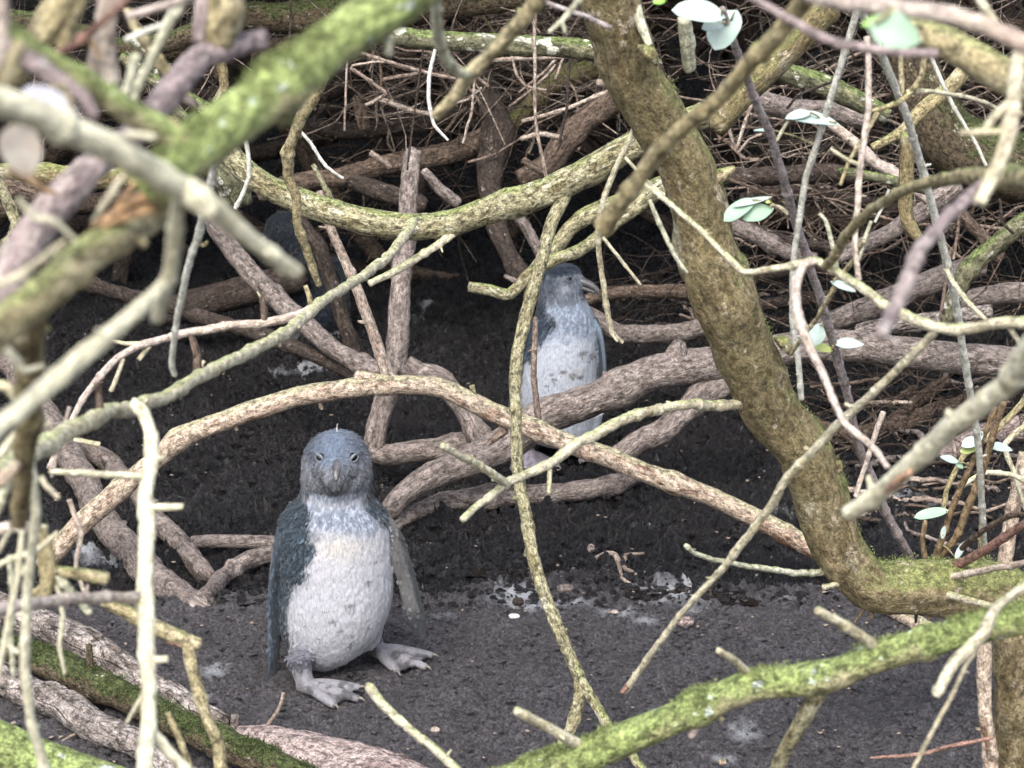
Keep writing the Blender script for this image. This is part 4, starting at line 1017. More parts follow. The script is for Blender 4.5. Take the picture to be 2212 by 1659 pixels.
D('mossdark', 'longest mossy log, lying above the lichen-spotted branch', [(480, 40), (540, 38), (640, 40), (737, 35), (900, 18), (1080, -2), (1200, -20)], (64, 68, 68, 60, 50), 6.3, name='back_log', cat='log', rough=.08)
D('mossdark', 'short mossy log behind the upright branches', [(20, 40), (120, 55), (250, 100), (350, 92), (440, 66), (500, 55)], (40, 42, 44, 42), 5.8, name='back_log', cat='log')
D('mossdark', 'mossy log behind the purplish snapped limb', [(200, 150), (280, 120), (380, 110), (460, 90)], (44, 46, 44), 5.9, name='back_log', cat='log')
D('brown', 'brown log sloping behind the mossy limb', [(470, 165), (520, 130), (583, 112), (660, 95)], (46, 52, 50), 6.6, name='back_log', cat='log')
D('lichenlog', 'pale lichened stick sloping behind the mossy fork', [(265, 120), (320, 170), (400, 210), (455, 245), (500, 280)], (26, 28, 28, 26), 5.2, name='back_stick', cat='stick')
D('lichenlog', 'second pale lichened stick under the mossy fork', [(290, 85), (335, 130), (350, 200), (400, 260)], (22, 26, 26), 5.5, name='back_stick', cat='stick')
D('olive', 'short olive stem hanging behind the mossy limb', [(475, 120), (482, 160), (484, 190), (468, 220)], (22, 24, 20), 4.8, name='back_stub')
D('olive', 'olive horizontal log half hidden by the cream branch', [(-60, 372), (50, 372), (150, 378), (233, 382), (340, 370), (430, 360)], (40, 44, 46, 46), 5.6, name='back_log', cat='log')
D('lichenlog', 'rough trunk butt where the sagging branch begins', [(440, 300), (470, 350), (500, 390), (520, 440)], (80, 84, 76, 50), 4.6, name='back_stub', cat='trunk', rough=.2)
D('brown', 'brown root under the olive horizontal log', [(-60, 400), (20, 408), (70, 420), (140, 440)], (40, 44, 40), 5.5, name='back_root', cat='root')
D('lichen', 'lichened zigzag twig below the brown root', [(-30, 350), (0, 400), (33, 480), (22, 517), (0, 547), (-30, 590)], (24, 26, 26, 24), 3.2, name='twig', cat='twig')
D('dark', 'mud-covered dark log in the shade beneath the broken limb', [(330, 680), (420, 660), (500, 640), (600, 610), (660, 600)], (60, 70, 70, 60), 6.6, name='back_log', cat='log')
D('dark', 'dark root beside the shaded penguin', [(640, 470), (690, 540), (720, 620), (745, 700), (770, 770)], (30, 34, 34, 30), 6.0, name='back_root', cat='root')
# right back
D('olive', 'thick olive bough leaning behind the diagonal tan branch', [(1790, 10), (1728, 70), (1658, 143), (1591, 213), (1540, 270)], (76, 78, 76, 70), 4.7, rough=.1)
D('lichenlog', 'pale barked log sloping behind the straight stems', [(1650, 135), (1675, 150), (1775, 188), (1875, 228), (1915, 250)], (40, 46, 48, 42), 5.3, name='back_log', cat='log')
D('grey', 'dark grey log lying under the pale barked log', [(1560, 190), (1641, 217), (1720, 232), (1800, 240), (1870, 262)], (44, 48, 46, 40), 5.5, name='back_log', cat='log')
D('olivebranch', 'tan branch tapering down in front of the dark stump', [(2120, 120), (2075, 160), (2008, 227), (1958, 280), (1885, 318)], (40, 38, 34, 26, 14), 4.7)
D('mossdark', 'big dark mossy stump behind the tan branch', [(1955, 40), (1965, 120), (2005, 220), (2060, 300), (2150, 345), (2300, 380)], (110, 120, 150, 170, 150), 5.8, name='stump', cat='stump', rough=.12, sides=40)
D('olive', 'short mossy snag standing between the pale stems', [(1960, 290), (1955, 383), (1958, 470), (1984, 515)], (30, 34, 36, 26), 4.6, name='snag', cat='snag')
D('palepink', 'pinkish root running down behind the tan hanging twig', [(1780, 255), (1801, 273), (1858, 318), (1891, 350), (1941, 376), (2008, 432)], (22, 26, 27, 26), 5.2, name='back_root', cat='root')
D('lichenlog', 'pale broken stick with a lichen tuft at its end', [(1812, 372), (1860, 376), (1941, 394), (2000, 410)], (20, 22, 24), 5.1, name='back_stick', cat='stick')
D('dark', 'dark level log behind the pair of mint leaves', [(1560, 385), (1625, 383), (1700, 380), (1775, 373), (1850, 380)], (36, 40, 42, 36), 5.9, name='back_log', cat='log')
D('grey', 'grey root with pale patches sloping out from behind the leaning trunk', [(1540, 470), (1575, 484), (1641, 511), (1708, 547), (1760, 560)], (32, 36, 36, 30), 5.6, name='back_root', cat='root')
D('dark', 'dark root just above the patchy grey root', [(1560, 455), (1620, 490), (1700, 520), (1790, 535), (1850, 545)], (20, 22, 24), 5.8, name='back_root', cat='root')
D('grey', 'grey branch rising towards the stump foot', [(1800, 560), (1825, 547), (1925, 500), (2008, 447), (2070, 400)], (32, 36, 40, 40), 5.5)
D('brown', 'brown stick crossing below the stump', [(2060, 440), (2090, 480), (2130, 525), (2160, 560)], (26, 28, 26), 5.5, name='back_stick', cat='stick')
D('lichenlog', 'greenish grey branch coming down below the mossy stump', [(2290, 430), (2212, 483), (2160, 525), (2108, 566), (2062, 640), (2048, 700)], (46, 44, 42, 40, 36), 5.0)
D('grey', 'dark grey log sloping down to the long grey log', [(1760, 712), (1791, 698), (1875, 665), (1975, 620), (2040, 595), (2120, 570)], (40, 50, 54, 52, 46), 5.7, name='back_log', cat='log')
D('grey', 'knotted grey log just behind the greenish grey branch foot', [(2060, 660), (2108, 645), (2212, 637), (2330, 640)], (40, 50, 54), 5.6, name='back_log', cat='log')
D('log', 'pale cracked log lying just above the long grey log', [(1850, 715), (1891, 705), (1980, 694), (2075, 686), (2140, 676)], (30, 40, 42, 36), 5.4, name='back_log', cat='log')
D('dark', 'dark branch lying above the cracked log', [(1560, 620), (1630, 600), (1700, 585), (1760, 575)], (30, 34, 32), 6.2)
D('dark', 'dark root in the hollow between the trunk and the sloping grey log', [(1580, 690), (1640, 660), (1720, 648), (1800, 640)], (26, 30, 28), 6.1, name='back_root', cat='root')
D('dark', 'dark branch low under the pink root', [(1600, 430), (1700, 410), (1800, 420), (1900, 440), (2000, 470)], (24, 28, 28, 24), 6.3)
D('brown', 'brown curved root lying on the mud below the long grey log', [(1740, 900), (1771, 922), (1820, 937), (1875, 938), (1975, 914), (2050, 880), (2110, 855)], (30, 34, 38, 38, 36), 'G', name='back_root', cat='root')
D('brown', 'straight brown stick leaning on the curved root', [(1930, 905), (1985, 865), (2043, 824)], (26, 30, 28), 'g1.6', name='back_stick', cat='stick')
D('brown', 'short brown stick on the mud beside the straight one', [(1910, 885), (1940, 865), (1975, 840)], (16, 20, 20), 'G', name='back_stick', cat='stick')
D('pinklog', 'pinkish log lying behind the leafy shoots', [(2040, 985), (2075, 965), (2140, 945), (2240, 925), (2380, 900)], (40, 56, 62, 64), 'g.6', name='back_log', cat='log')
D('tan', 'reddish stick on the ground below the trunk elbow', [(1925, 1318), (1960, 1335), (2005, 1360)], (26, 32, 34), 'G', name='back_stick', cat='stick')

# thin hanging and lying twigs of the tangle, traced
thin = [([(914, 107), (894, 250), (880, 367)], 5, 5.2, 'dark'), ([(1154, -10), (1155, 133), (1157, 267), (1180, 382)], 8, 4.8, 'dead'), ([(1230, 133), (1224, 233), (1207, 317)], 7, 5.2, 'dark'),
        ([(1025, 170), (1020, 235), (1000, 310)], 6, 5.3, 'dead'), ([(750, 127), (747, 200), (744, 283)], 5, 5.2, 'dead'), ([(627, -10), (628, 40), (626, 84)], 6, 4.8, 'dark'),
        ([(1127, 262), (1180, 248), (1237, 230), (1337, 187)], 10, 5.6, 'dead'), ([(777, 113), (870, 143), (937, 162), (985, 170)], 9, 6.0, 'dead'), ([(817, 213), (887, 237), (930, 247)], 13, 6.3, 'dead'),
        ([(757, 147), (800, 175), (834, 203), (790, 228)], 9, 6.1, 'dead'), ([(827, 172), (870, 165), (905, 158)], 9, 6.2, 'deadred'), ([(760, 142), (820, 132), (870, 143)], 6, 6.0, 'dead'),
        ([(1055, 130), (1120, 126), (1185, 125), (1240, 122)], 11, 6.0, 'dead'), ([(1105, 120), (1115, 160), (1135, 185), (1180, 195)], 6, 5.9, 'dead'), ([(1120, 200), (1170, 160), (1210, 120)], 6, 6.1, 'dead'),
        ([(1125, 300), (1170, 290), (1215, 298)], 13, 5.7, 'dead'), ([(950, 66), (975, 22)], 10, 6.6, 'dead'), ([(975, 66), (985, 35), (1003, 18)], 7, 6.6, 'dead'), ([(1040, 12), (1085, 25), (1135, 42)], 11, 6.4, 'dead'),
        ([(1015, 70), (1027, 40), (1030, 12)], 6, 6.6, 'deadred'), ([(1040, 30), (1060, 60), (1070, 75)], 6, 6.4, 'olivebranch'), ([(940, 235), (1010, 215), (1040, 190)], 6, 6.2, 'dead'), ([(1200, 170), (1215, 130), (1228, 100)], 6, 5.9, 'dead'),
        ([(1100, 230), (1140, 200), (1180, 165), (1200, 140)], 6, 6.2, 'dead'), ([(1290, 180), (1330, 178), (1365, 168)], 20, 5.8, 'dead'), ([(800, 330), (825, 345), (845, 362)], 14, 6.3, 'dead'),
        ([(1130, 345), (1150, 360), (1175, 372)], 18, 5.9, 'brown'), ([(1700, 235), (1725, 205), (1790, 180), (1865, 150)], 6, 4.9, 'dark'), ([(1720, 90), (1760, 130), (1790, 160)], 5, 5.2, 'dark'),
        ([(1590, 320), (1580, 300), (1572, 265)], 7, 5.4, 'dead'), ([(1590, 325), (1610, 260), (1625, 225)], 8, 5.3, 'dead'), ([(1595, 330), (1620, 300), (1645, 290)], 6, 5.5, 'dead'),
        ([(1855, 1105), (1855, 1060), (1870, 1010)], 6, 4.6, 'dead'), ([(1750, 835), (1830, 828), (1900, 818)], 9, 5.6, 'brown'), ([(1870, 870), (1920, 868), (1970, 870)], 9, 5.5, 'dead'),
        ([(2065, 1000), (2058, 940), (2075, 890)], 9, 4.3, 'dead'), ([(1890, 480), (1910, 440), (1920, 410)], 7, 4.8, 'stem'), ([(2160, 430), (2165, 480), (2190, 505)], 7, 4.9, 'dark'), ([(2060, 560), (2070, 490), (2072, 460)], 7, 4.8, 'deadred'), ([(2030, 690), (2042, 620), (2055, 540)], 8, 4.9, 'deadred')]
ANCHOR = [(1060, 240, 'the dark hub trunk'), (1000, 88, 'the lichen-spotted branch'), (1240, 104, 'the lichen-spotted branch'), (840, 352, 'the brown bough'), (800, 279, 'the dark level bough'), (930, 200, 'the bone-white twig'),
          (1240, 275, 'the rough brown bough'), (1190, 190, 'the olive bough'), (840, 150, 'the dark thick bough'), (700, 30, 'the longest mossy log'), (650, 220, 'the peeling lichened twig'), (1640, 160, 'the thick olive bough'), (1775, 188, 'the pale barked log'),
          (1560, 330, 'the leaning trunk'), (1380, 150, 'the leaning trunk'), (2040, 270, 'the mossy stump'), (2130, 350, 'the mossy stump'), (1875, 936, 'the curved brown root'), (1956, 400, 'the short mossy snag'), (1880, 345, 'the pinkish root'), (1690, 382, 'the dark level log'),
          (1640, 510, 'the patchy grey root'), (1930, 500, 'the grey rising branch'), (2130, 540, 'the greenish grey branch'), (1870, 660, 'the sloping dark grey log'), (2080, 1000, 'the leafy shoots'), (2140, 945, 'the pinkish log'), (1400, 720, 'the grey root behind the far penguin'),
          (1371, 634, 'the dark root near the far penguin beak'), (1520, 860, 'the thick grey root'), (250, 100, 'the short mossy log'), (420, 230, 'the pale lichened sticks'), (150, 376, 'the olive horizontal log'), (480, 370, 'the rough trunk butt'), (560, 110, 'the brown sloping log'),
          (500, 640, 'the mud-covered dark log'), (400, 674, 'the dark slanting root'), (880, 430, 'the crooked dark root'), (1860, 20, 'the pinkish branch with the mint leaf'), (1850, 1080, 'the purplish straight stem'), (2030, 860, 'the straight brown stick')]
TONE = {'dead': 'pale grey', 'deadred': 'reddish', 'brown': 'brown', 'dark': 'dark', 'olivebranch': 'olive', 'stem': 'whitish', 'grey': 'mud-grey'}
def auto_label(noun, mat, A_, B_, thick=''):
    a, b = to_pix(np.array([list(A_), list(B_)]))
    dx, dy = abs(a[0] - b[0]), abs(a[1] - b[1])
    pose = 'upright' if dy > 2.2 * dx else ('level' if dx > 2.6 * dy else 'slanting')
    mx, my = (a[0] + b[0]) / 2, (a[1] + b[1]) / 2
    an = min(ANCHOR, key=lambda t: (t[0] - mx) ** 2 + (t[1] - my) ** 2)[2]
    return ('%s %s %s %s beside %s' % (thick, TONE.get(mat, 'brown'), pose, noun, an)).strip()
TL = ['thin twig of the tangle hanging or lying loose among the thicker boughs', 'twigs traced through the back tangle']
for pts, w, Y, mt in thin:
    B('loose_twig', mt, auto_label('loose twig', mt, at(*pts[0], Y), at(*pts[-1], Y), 'thin'), pts, w, Y, cat='twig', group=TL[1], rough=.10, sides=6)

# ================================================================== random fill of the tangle
rr_ = random.Random(5)
def stick(name, mat, label, cat, group, c, dirv, L, r0, r1, bend, sides, jit=.2):
    n = 7
    up = Vector((rr_.uniform(-1, 1), rr_.uniform(-1, 1), rr_.uniform(-1, 1))) * bend * L
    P, R = [], []
    for i in range(n):
        t = i / (n - 1)
        j = Vector((rr_.uniform(-1, 1), rr_.uniform(-1, 1), rr_.uniform(-1, 1))) * L * jit * .25
        P.append(c + dirv * ((t - .5) * L) + up * (4 * t * (1 - t)) + j)
        R.append(r0 * (1 - t) + r1 * t)
    V, F, bk, C = tube(np.array([list(p) for p in P]), np.array(R), sides, .12, True, False, .2)
    o = mesh_obj(name, V, F, M[mat], P[0], None, bk)
    tag(o, auto_label(label, mat, P[0], P[-1], 'thick' if r0 > .03 else ('thin' if r0 < .0055 else 'stout')), cat, group)
    return o, P
def rdir(flat=.5):
    v = Vector((rr_.gauss(0, 1), rr_.gauss(0, .55), rr_.gauss(0, flat)))
    return v.normalized()
for k in range(330):      # bleached dead twigs in the upper middle
    px, py = rr_.uniform(640, 1400), rr_.uniform(-40, 285)
    if py > 200 and rr_.random() < .45:
        continue
    Y = rr_.uniform(6.3, 9.6)
    c = at(px, py, Y)
    if c.z < gz(c.x, c.y) + .02:
        c.z = gz(c.x, c.y) + .03
    stick('dead_twig', rr_.choice(['dead', 'dead', 'deadred', 'brown']), 'dead twig', 'twig', 'dead twigs in the mat behind the lichen-spotted branch',
          c, rdir(.55), rr_.uniform(.15, .6), rr_.uniform(.002, .0062), rr_.uniform(.001, .003), rr_.uniform(0, .2), 6)
for k in range(190):       # right side
    px, py = rr_.uniform(1560, 2260), rr_.uniform(-30, 560)
    Y = rr_.uniform(5.8, 8.6)
    c = at(px, py, Y)
    if c.z < gz(c.x, c.y) + .02:
        c.z = gz(c.x, c.y) + .02
    stick('bare_twig', rr_.choice(['dead', 'deadred', 'brown', 'dark']), 'bare twig', 'twig', 'dead twigs behind the straight stems',
          c, rdir(.35), rr_.uniform(.2, .7), rr_.uniform(.0022, .007), rr_.uniform(.0012, .0035), rr_.uniform(0, .18), 6)
for k in range(96):       # thicker dark boughs everywhere in the back
    px, py = rr_.uniform(-60, 2280), rr_.uniform(-60, 500)
    Y = rr_.uniform(6.8, 10.5)
    c = at(px, py, Y)
    if c.z < gz(c.x, c.y) + .02:
        c.z = gz(c.x, c.y) + .03
    stick('dark_bough', rr_.choice(['dark', 'dark', 'brown', 'dark']), 'shaded bough', 'branch', 'dark boughs at the back of the tangle',
          c, rdir(.6), rr_.uniform(.7, 1.8), rr_.uniform(.018, .04), rr_.uniform(.012, .028), rr_.uniform(0, .15), 12)
for k in range(60):       # debris sticks on the mud, right and behind
    px, py = rr_.choice([(rr_.uniform(1700, 2220), rr_.uniform(800, 1010)), (rr_.uniform(1300, 1700), rr_.uniform(560, 700)), (rr_.uniform(1850, 2212), rr_.uniform(960, 1180))])
    c = ground_at(px, py, .008)
    d = rdir(.05); d.z *= .2
    stick('fallen_twig', rr_.choice(['dead', 'brown', 'dark', 'grey']), 'fallen twig', 'twig', 'fallen twigs on the mud',
          c, d.normalized(), rr_.uniform(.06, .3), rr_.uniform(.003, .009), rr_.uniform(.002, .006), rr_.uniform(0, .1), 6)

# the finest twigs of the mat, too many to count
def twig_mat(n, seed, mat, box, label):
    r = np.random.default_rng(seed)
    Vs, Fs, bs, o_ = [], [], [], 0
    for k in range(n):
        px, py, Y = r.uniform(box[0], box[1]), r.uniform(box[2], box[3]), r.uniform(box[4], box[5])
        c = np.array(at(px, py, Y)); c[2] = max(c[2], gz(c[0], c[1]) + .02)
        d = unit_(r.normal(0, 1, 3) * [1, .5, .6]); L = r.uniform(.12, .5)
        t = np.linspace(-.5, .5, 6)[:, None]
        P = c + d * t * L + r.normal(0, .06, 3) * L * (1 - 4 * t * t) + r.normal(0, .012, (6, 3)) * L * 2
        R = np.linspace(r.uniform(.0016, .0032), .0009, 6)
        a = np.array([0, 2.094, 4.189])
        s1 = unit_(np.cross(d, [.2, .3, 1])); s2 = np.cross(d, s1)
        V = (P[:, None, :] + (s1 * np.cos(a)[:, None] + s2 * np.sin(a)[:, None])[None] * R[:, None, None]).reshape(-1, 3)
        F = [[o_ + i * 3 + j, o_ + i * 3 + (j + 1) % 3, o_ + i * 3 + 3 + (j + 1) % 3, o_ + i * 3 + 3 + j] for i in range(5) for j in range(3)]
        Vs.append(V); Fs += F; bs.append(V * [1, 1, .3] + k); o_ += len(V)
    o = mesh_obj('twig_mat', np.vstack(Vs), Fs, M[mat], Vs[0][0], None, np.vstack(bs))
    tag(o, label, 'twigs', kind='stuff')
def unit_(v):
    return np.asarray(v) / np.linalg.norm(v)
twig_mat(480, 61, 'dead', (640, 1420, -40, 240, 6.2, 9.0), 'tangled mat of the finest pale dead twigs above the dark hollow')
twig_mat(190, 62, 'brown', (640, 1420, 0, 330, 6.2, 8.6), 'tangled mat of fine brown dead twigs among the boughs')
twig_mat(330, 63, 'dead', (1540, 2260, 0, 480, 5.9, 8.0), 'tangled mat of fine dead twigs behind the straight stems')
twig_mat(70, 64, 'brown', (1700, 2240, 780, 1010, 5.2, 5.9), 'fine brown twig litter lying on the mud under the long log')
twig_mat(60, 66, 'dark', (1270, 1600, 540, 720, 5.9, 7.0), 'fine dead twigs on the mud beyond the far penguin')
twig_mat(90, 67, 'brown', (640, 1150, 300, 520, 6.3, 7.6), 'fine dead twigs in the dark hollow under the sagging branch')
twig_mat(110, 68, 'brown', (1560, 2240, 440, 720, 5.4, 6.6), 'fine dead twigs between the logs behind the straight stems')
twig_mat(200, 65, 'dead', (-40, 600, -20, 240, 6.0, 8.0), 'tangled mat of fine dead twigs behind the mossy logs')

# raised moss tufts on the mossy wood
def tufts(o, n, ln, cols, seed, up=.1):
    me = o.data
    r = np.random.default_rng(seed)
    nf = len(me.polygons)
    c = np.zeros(nf * 3); me.polygons.foreach_get('center', c); c = c.reshape(-1, 3)
    nn = np.zeros(nf * 3); me.polygons.foreach_get('normal', nn); nn = nn.reshape(-1, 3)
    ar = np.zeros(nf); me.polygons.foreach_get('area', ar)
    w_ = ar * np.clip(nn[:, 2] - up, 0, 1) * sstep(.45, .56, fbm(c * 28, 3, seed))
    pk = r.choice(nf, n, p=w_ / w_.sum())
    p_ = c[pk] + r.normal(0, 1, (n, 3)) * np.sqrt(ar[pk])[:, None] * .4
    d = nn[pk] + r.normal(0, .55, (n, 3)); d /= np.linalg.norm(d, axis=1)[:, None]
    s_ = np.cross(d, r.normal(0, 1, (n, 3))); s_ /= np.linalg.norm(s_, axis=1)[:, None]
    L = ln * r.uniform(.4, 1.2, n)[:, None]
    V = np.stack([p_ - d * L * .3 - s_ * L * .3, p_ - d * L * .3 + s_ * L * .3, p_ + d * L], 1).reshape(-1, 3)
    org = np.array(o['_org'])
    t_ = mesh_obj('moss', V + org, (np.arange(n)[:, None] * 3 + np.arange(3)[None]).tolist(), cols, org, o, V, smooth=False)
    t_['kind'] = 'stuff'
M['tuft'] = bark('moss_tuft', (.14, .17, .06), (.26, .31, .12), (.19, .23, .09), bump=.1)
M['tuftdark'] = bark('dark_moss_tuft', (.035, .05, .016), (.09, .12, .04), (.06, .08, .028), bump=.1)
tufts(G1, 9000, .0030, M['tuft'], 71); tufts(F1, 6000, .0022, M['tuft'], 72); tufts(T1, 9000, .0032, M['tuft'], 73, .25)
tufts(ML, 9000, .0045, M['tuftdark'], 74)

# forked light root and stones lying in the wet trough
FR = B('driftwood', 'dead', 'small forked pale root lying on the wet mud behind the raised pad', [(1283, 1208), (1310, 1196), (1330, 1200), (1345, 1225), (1375, 1243)], (10, 12, 14, 14, 8), 'G', cat='root',
  kids=[('side_root', 'dead', [(1345, 1222), (1352, 1200), (1392, 1195)], (10, 10, 6), 'G'), ('side_root', 'dead', [(1335, 1215), (1345, 1250), (1365, 1262)], (9, 9, 5), 'G')])
def stone(px, py, w, h, mat, label, cat='stone'):
    c = ground_at(px, py)
    k = pxm(px, py, c.y)
    bm = bmesh.new(); bmesh.ops.create_icosphere(bm, subdivisions=3, radius=1)
    V = np.array([v.co[:] for v in bm.verts]); F = [[v.index for v in f.verts] for f in bm.faces]; bm.free()
    V = V * (1 + .35 * (fbm(V * 1.6 + px, 3, px) - .5))[:, None] * np.array([w * .5 * k, w * .4 * k, h * .5 * k])
    o = mesh_obj('stone', V + np.array([c.x, c.y, c.z + h * .3 * k]), F, M[mat], c, None, V)
    tag(o, label, cat)
stone(1119, 1306, 26, 20, 'dark', 'round black pebble beside the white droppings')
stone(1111, 1335, 26, 12, 'bleached', 'flat cream chip on the pad rim near the black pebble', 'chip')
stone(1328, 1325, 18, 10, 'palepink', 'tiny pinkish pebble on the pad rim')
stone(940, 1580, 22, 13, 'palepink', 'pale pebble on the mud above the cream cut stick')
stone(1277, 1190, 18, 20, 'pinklog', 'brownish lump of wood on the wet mud beside the forked root', 'chip')
stone(1220, 1278, 36, 22, 'grey', 'muddy grey stone among the white droppings')
stone(1480, 1350, 40, 24, 'pinklog', 'reddish stone on the pad near the yellowish branch tip')
stone(1560, 1650, 20, 14, 'tan', 'small tan stone under the mossy limb')
stone(265, 1135, 22, 14, 'grey', 'small grey stone by the mud-caked roots')

# shrub canopy above the tangle (out of the picture, it shades the back)
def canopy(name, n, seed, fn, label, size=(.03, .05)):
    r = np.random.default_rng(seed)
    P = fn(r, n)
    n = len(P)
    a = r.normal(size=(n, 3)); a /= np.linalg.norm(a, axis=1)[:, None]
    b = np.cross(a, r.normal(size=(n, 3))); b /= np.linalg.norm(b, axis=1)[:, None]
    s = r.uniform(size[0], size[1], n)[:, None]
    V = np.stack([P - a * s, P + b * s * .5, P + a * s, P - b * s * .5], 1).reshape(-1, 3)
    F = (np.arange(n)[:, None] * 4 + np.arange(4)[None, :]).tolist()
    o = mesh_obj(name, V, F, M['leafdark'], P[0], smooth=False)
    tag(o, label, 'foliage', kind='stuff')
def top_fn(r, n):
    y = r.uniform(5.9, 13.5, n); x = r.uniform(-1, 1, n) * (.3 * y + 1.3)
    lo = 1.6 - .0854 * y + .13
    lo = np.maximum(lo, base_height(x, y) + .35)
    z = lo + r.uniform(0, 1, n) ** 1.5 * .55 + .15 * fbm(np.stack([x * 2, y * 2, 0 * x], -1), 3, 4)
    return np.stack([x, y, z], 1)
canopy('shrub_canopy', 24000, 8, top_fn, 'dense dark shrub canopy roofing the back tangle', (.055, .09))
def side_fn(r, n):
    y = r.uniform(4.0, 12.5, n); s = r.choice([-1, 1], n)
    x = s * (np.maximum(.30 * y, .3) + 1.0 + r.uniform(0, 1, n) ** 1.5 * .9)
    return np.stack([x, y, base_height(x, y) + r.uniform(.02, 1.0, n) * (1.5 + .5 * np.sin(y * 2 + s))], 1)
canopy('added_side_bushes', 13000, 9, side_fn, 'added dense dark bushes limiting light from both sides of the clearing', (.085, .15))  # unseen bushes, added to hold back light from the sides
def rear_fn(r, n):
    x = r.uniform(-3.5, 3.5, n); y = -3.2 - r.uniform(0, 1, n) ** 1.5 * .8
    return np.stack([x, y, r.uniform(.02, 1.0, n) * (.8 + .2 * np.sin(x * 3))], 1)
canopy('added_rear_bushes', 3000, 10, rear_fn, 'added dense dark bushes cutting low light behind the viewing place', (.09, .15))  # unseen too, added so that less light comes in low from behind

# ================================================================== penguins
def loft(st, seg=24, n_per=5):
    """stations: rows of (centre xyz, axisA xyz, axisB xyz) -> closed tube with elliptical sections"""
    A = crom(np.array([np.concatenate([np.asarray(c, float), np.asarray(a, float), np.asarray(b, float)]) for c, a, b in st]), n_per)
    t = np.linspace(0, 2 * np.pi, seg, endpoint=False)
    V = (A[:, None, 0:3] + A[:, None, 3:6] * np.cos(t)[None, :, None] + A[:, None, 6:9] * np.sin(t)[None, :, None]).reshape(-1, 3)
    m = len(A)
    F = []
    for i in range(m - 1):
        for j in range(seg):
            k = (j + 1) % seg
            F.append([i * seg + j, i * seg + k, (i + 1) * seg + k, (i + 1) * seg + j])
    F.append(list(range(seg))[::-1])
    F.append([(m - 1) * seg + j for j in range(seg)])
    return V, F

def unit(v):
    v = np.asarray(v, float)
    return v / np.linalg.norm(v)

def loft_path(P, R1, R2, side, **k):
    """path with half-widths R1 along `side` and R2 across it"""
    P = np.asarray(P, float)
    T = np.gradient(P, axis=0)
    st = []
    for i in range(len(P)):
        t = unit(T[i]); a = np.asarray(side, float)
        a = unit(a - t * a.dot(t)); b = np.cross(t, a)
        st.append((P[i], a * R1[i], b * R2[i]))
    return loft(st, **k)

def plumage_material():
    m, n, l, b = new_mat('penguin_plumage')
    at_ = n.new('ShaderNodeAttribute'); at_.attribute_name = 'Col'
    tc = n.new('ShaderNodeTexCoord')
    mp = n.new('ShaderNodeMapping'); mp.inputs['Scale'].default_value = (1, 1, .4)
    l.new(tc.outputs['Object'], mp.inputs['Vector'])
    n1 = noise_node(n, l, mp.outputs[0], 240, 4, .7, .3)
    n2 = noise_node(n, l, mp.outputs[0], 900, 3, .7)
    r = ramp(n, [(.3, g(.72)), (.7, g(1.2))])
    l.new(n1.outputs[0], r.inputs[0])
    col = mixc(n, l, 1.0, at_.outputs['Color'], r.outputs[0], 'MULTIPLY')
    l.new(col, b.inputs['Base Color'])
    b.inputs['Roughness'].default_value = .65
    b.inputs['Specular IOR Level'].default_value = .3
    b.inputs['Sheen Weight'].default_value = .15
    bp = n.new('ShaderNodeBump'); bp.inputs['Strength'].default_value = .5; bp.inputs['Distance'].default_value = .0025
    h = math_node(n, l, 'ADD', n1.outputs[0], math_node(n, l, 'MULTIPLY', n2.outputs[0], .5))
    l.new(h, bp.inputs['Height']); l.new(bp.outputs[0], b.inputs['Normal'])
    return m
M['plume'] = plumage_material()
def simple_mat(name, c, rough=.5, spec=.5, c2=None, scale=200, bump=.3):
    m, n, l, b = new_mat(name)
    tc = n.new('ShaderNodeTexCoord')
    ns = noise_node(n, l, tc.outputs['Object'], scale, 4)
    r = ramp(n, [(.35, c4(c)), (.65, c4(c2 or c))])
    l.new(ns.outputs[0], r.inputs[0]); l.new(r.outputs[0], b.inputs['Base Color'])
    b.inputs['Roughness'].default_value = rough
    b.inputs['Specular IOR Level'].default_value = spec
    if bump:
        bp = n.new('ShaderNodeBump'); bp.inputs['Strength'].default_value = bump; bp.inputs['Distance'].default_value = .002
        l.new(ns.outputs[0], bp.inputs['Height']); l.new(bp.outputs[0], b.inputs['Normal'])
    return m
M['beak'] = simple_mat('penguin_beak_horn', (.04, .039, .042), .35, .5, (.12, .115, .12), 110)
M['culmen'] = simple_mat('penguin_beak_ridge', (.15, .145, .14), .4, .5, (.27, .26, .25), 200)
M['beakdark'] = simple_mat('penguin_lower_beak', (.03, .03, .035), .4, .5, (.09, .085, .09), 130)
M['eye'] = simple_mat('penguin_eye', (.006, .005, .005), .22, .4, bump=0)
M['lid'] = simple_mat('penguin_eyelid', (.08, .09, .105), .6, .3, (.26, .27, .29), 300)
M['claw'] = simple_mat('penguin_claw', (.07, .06, .055), .4, .5, (.20, .18, .15), 200)

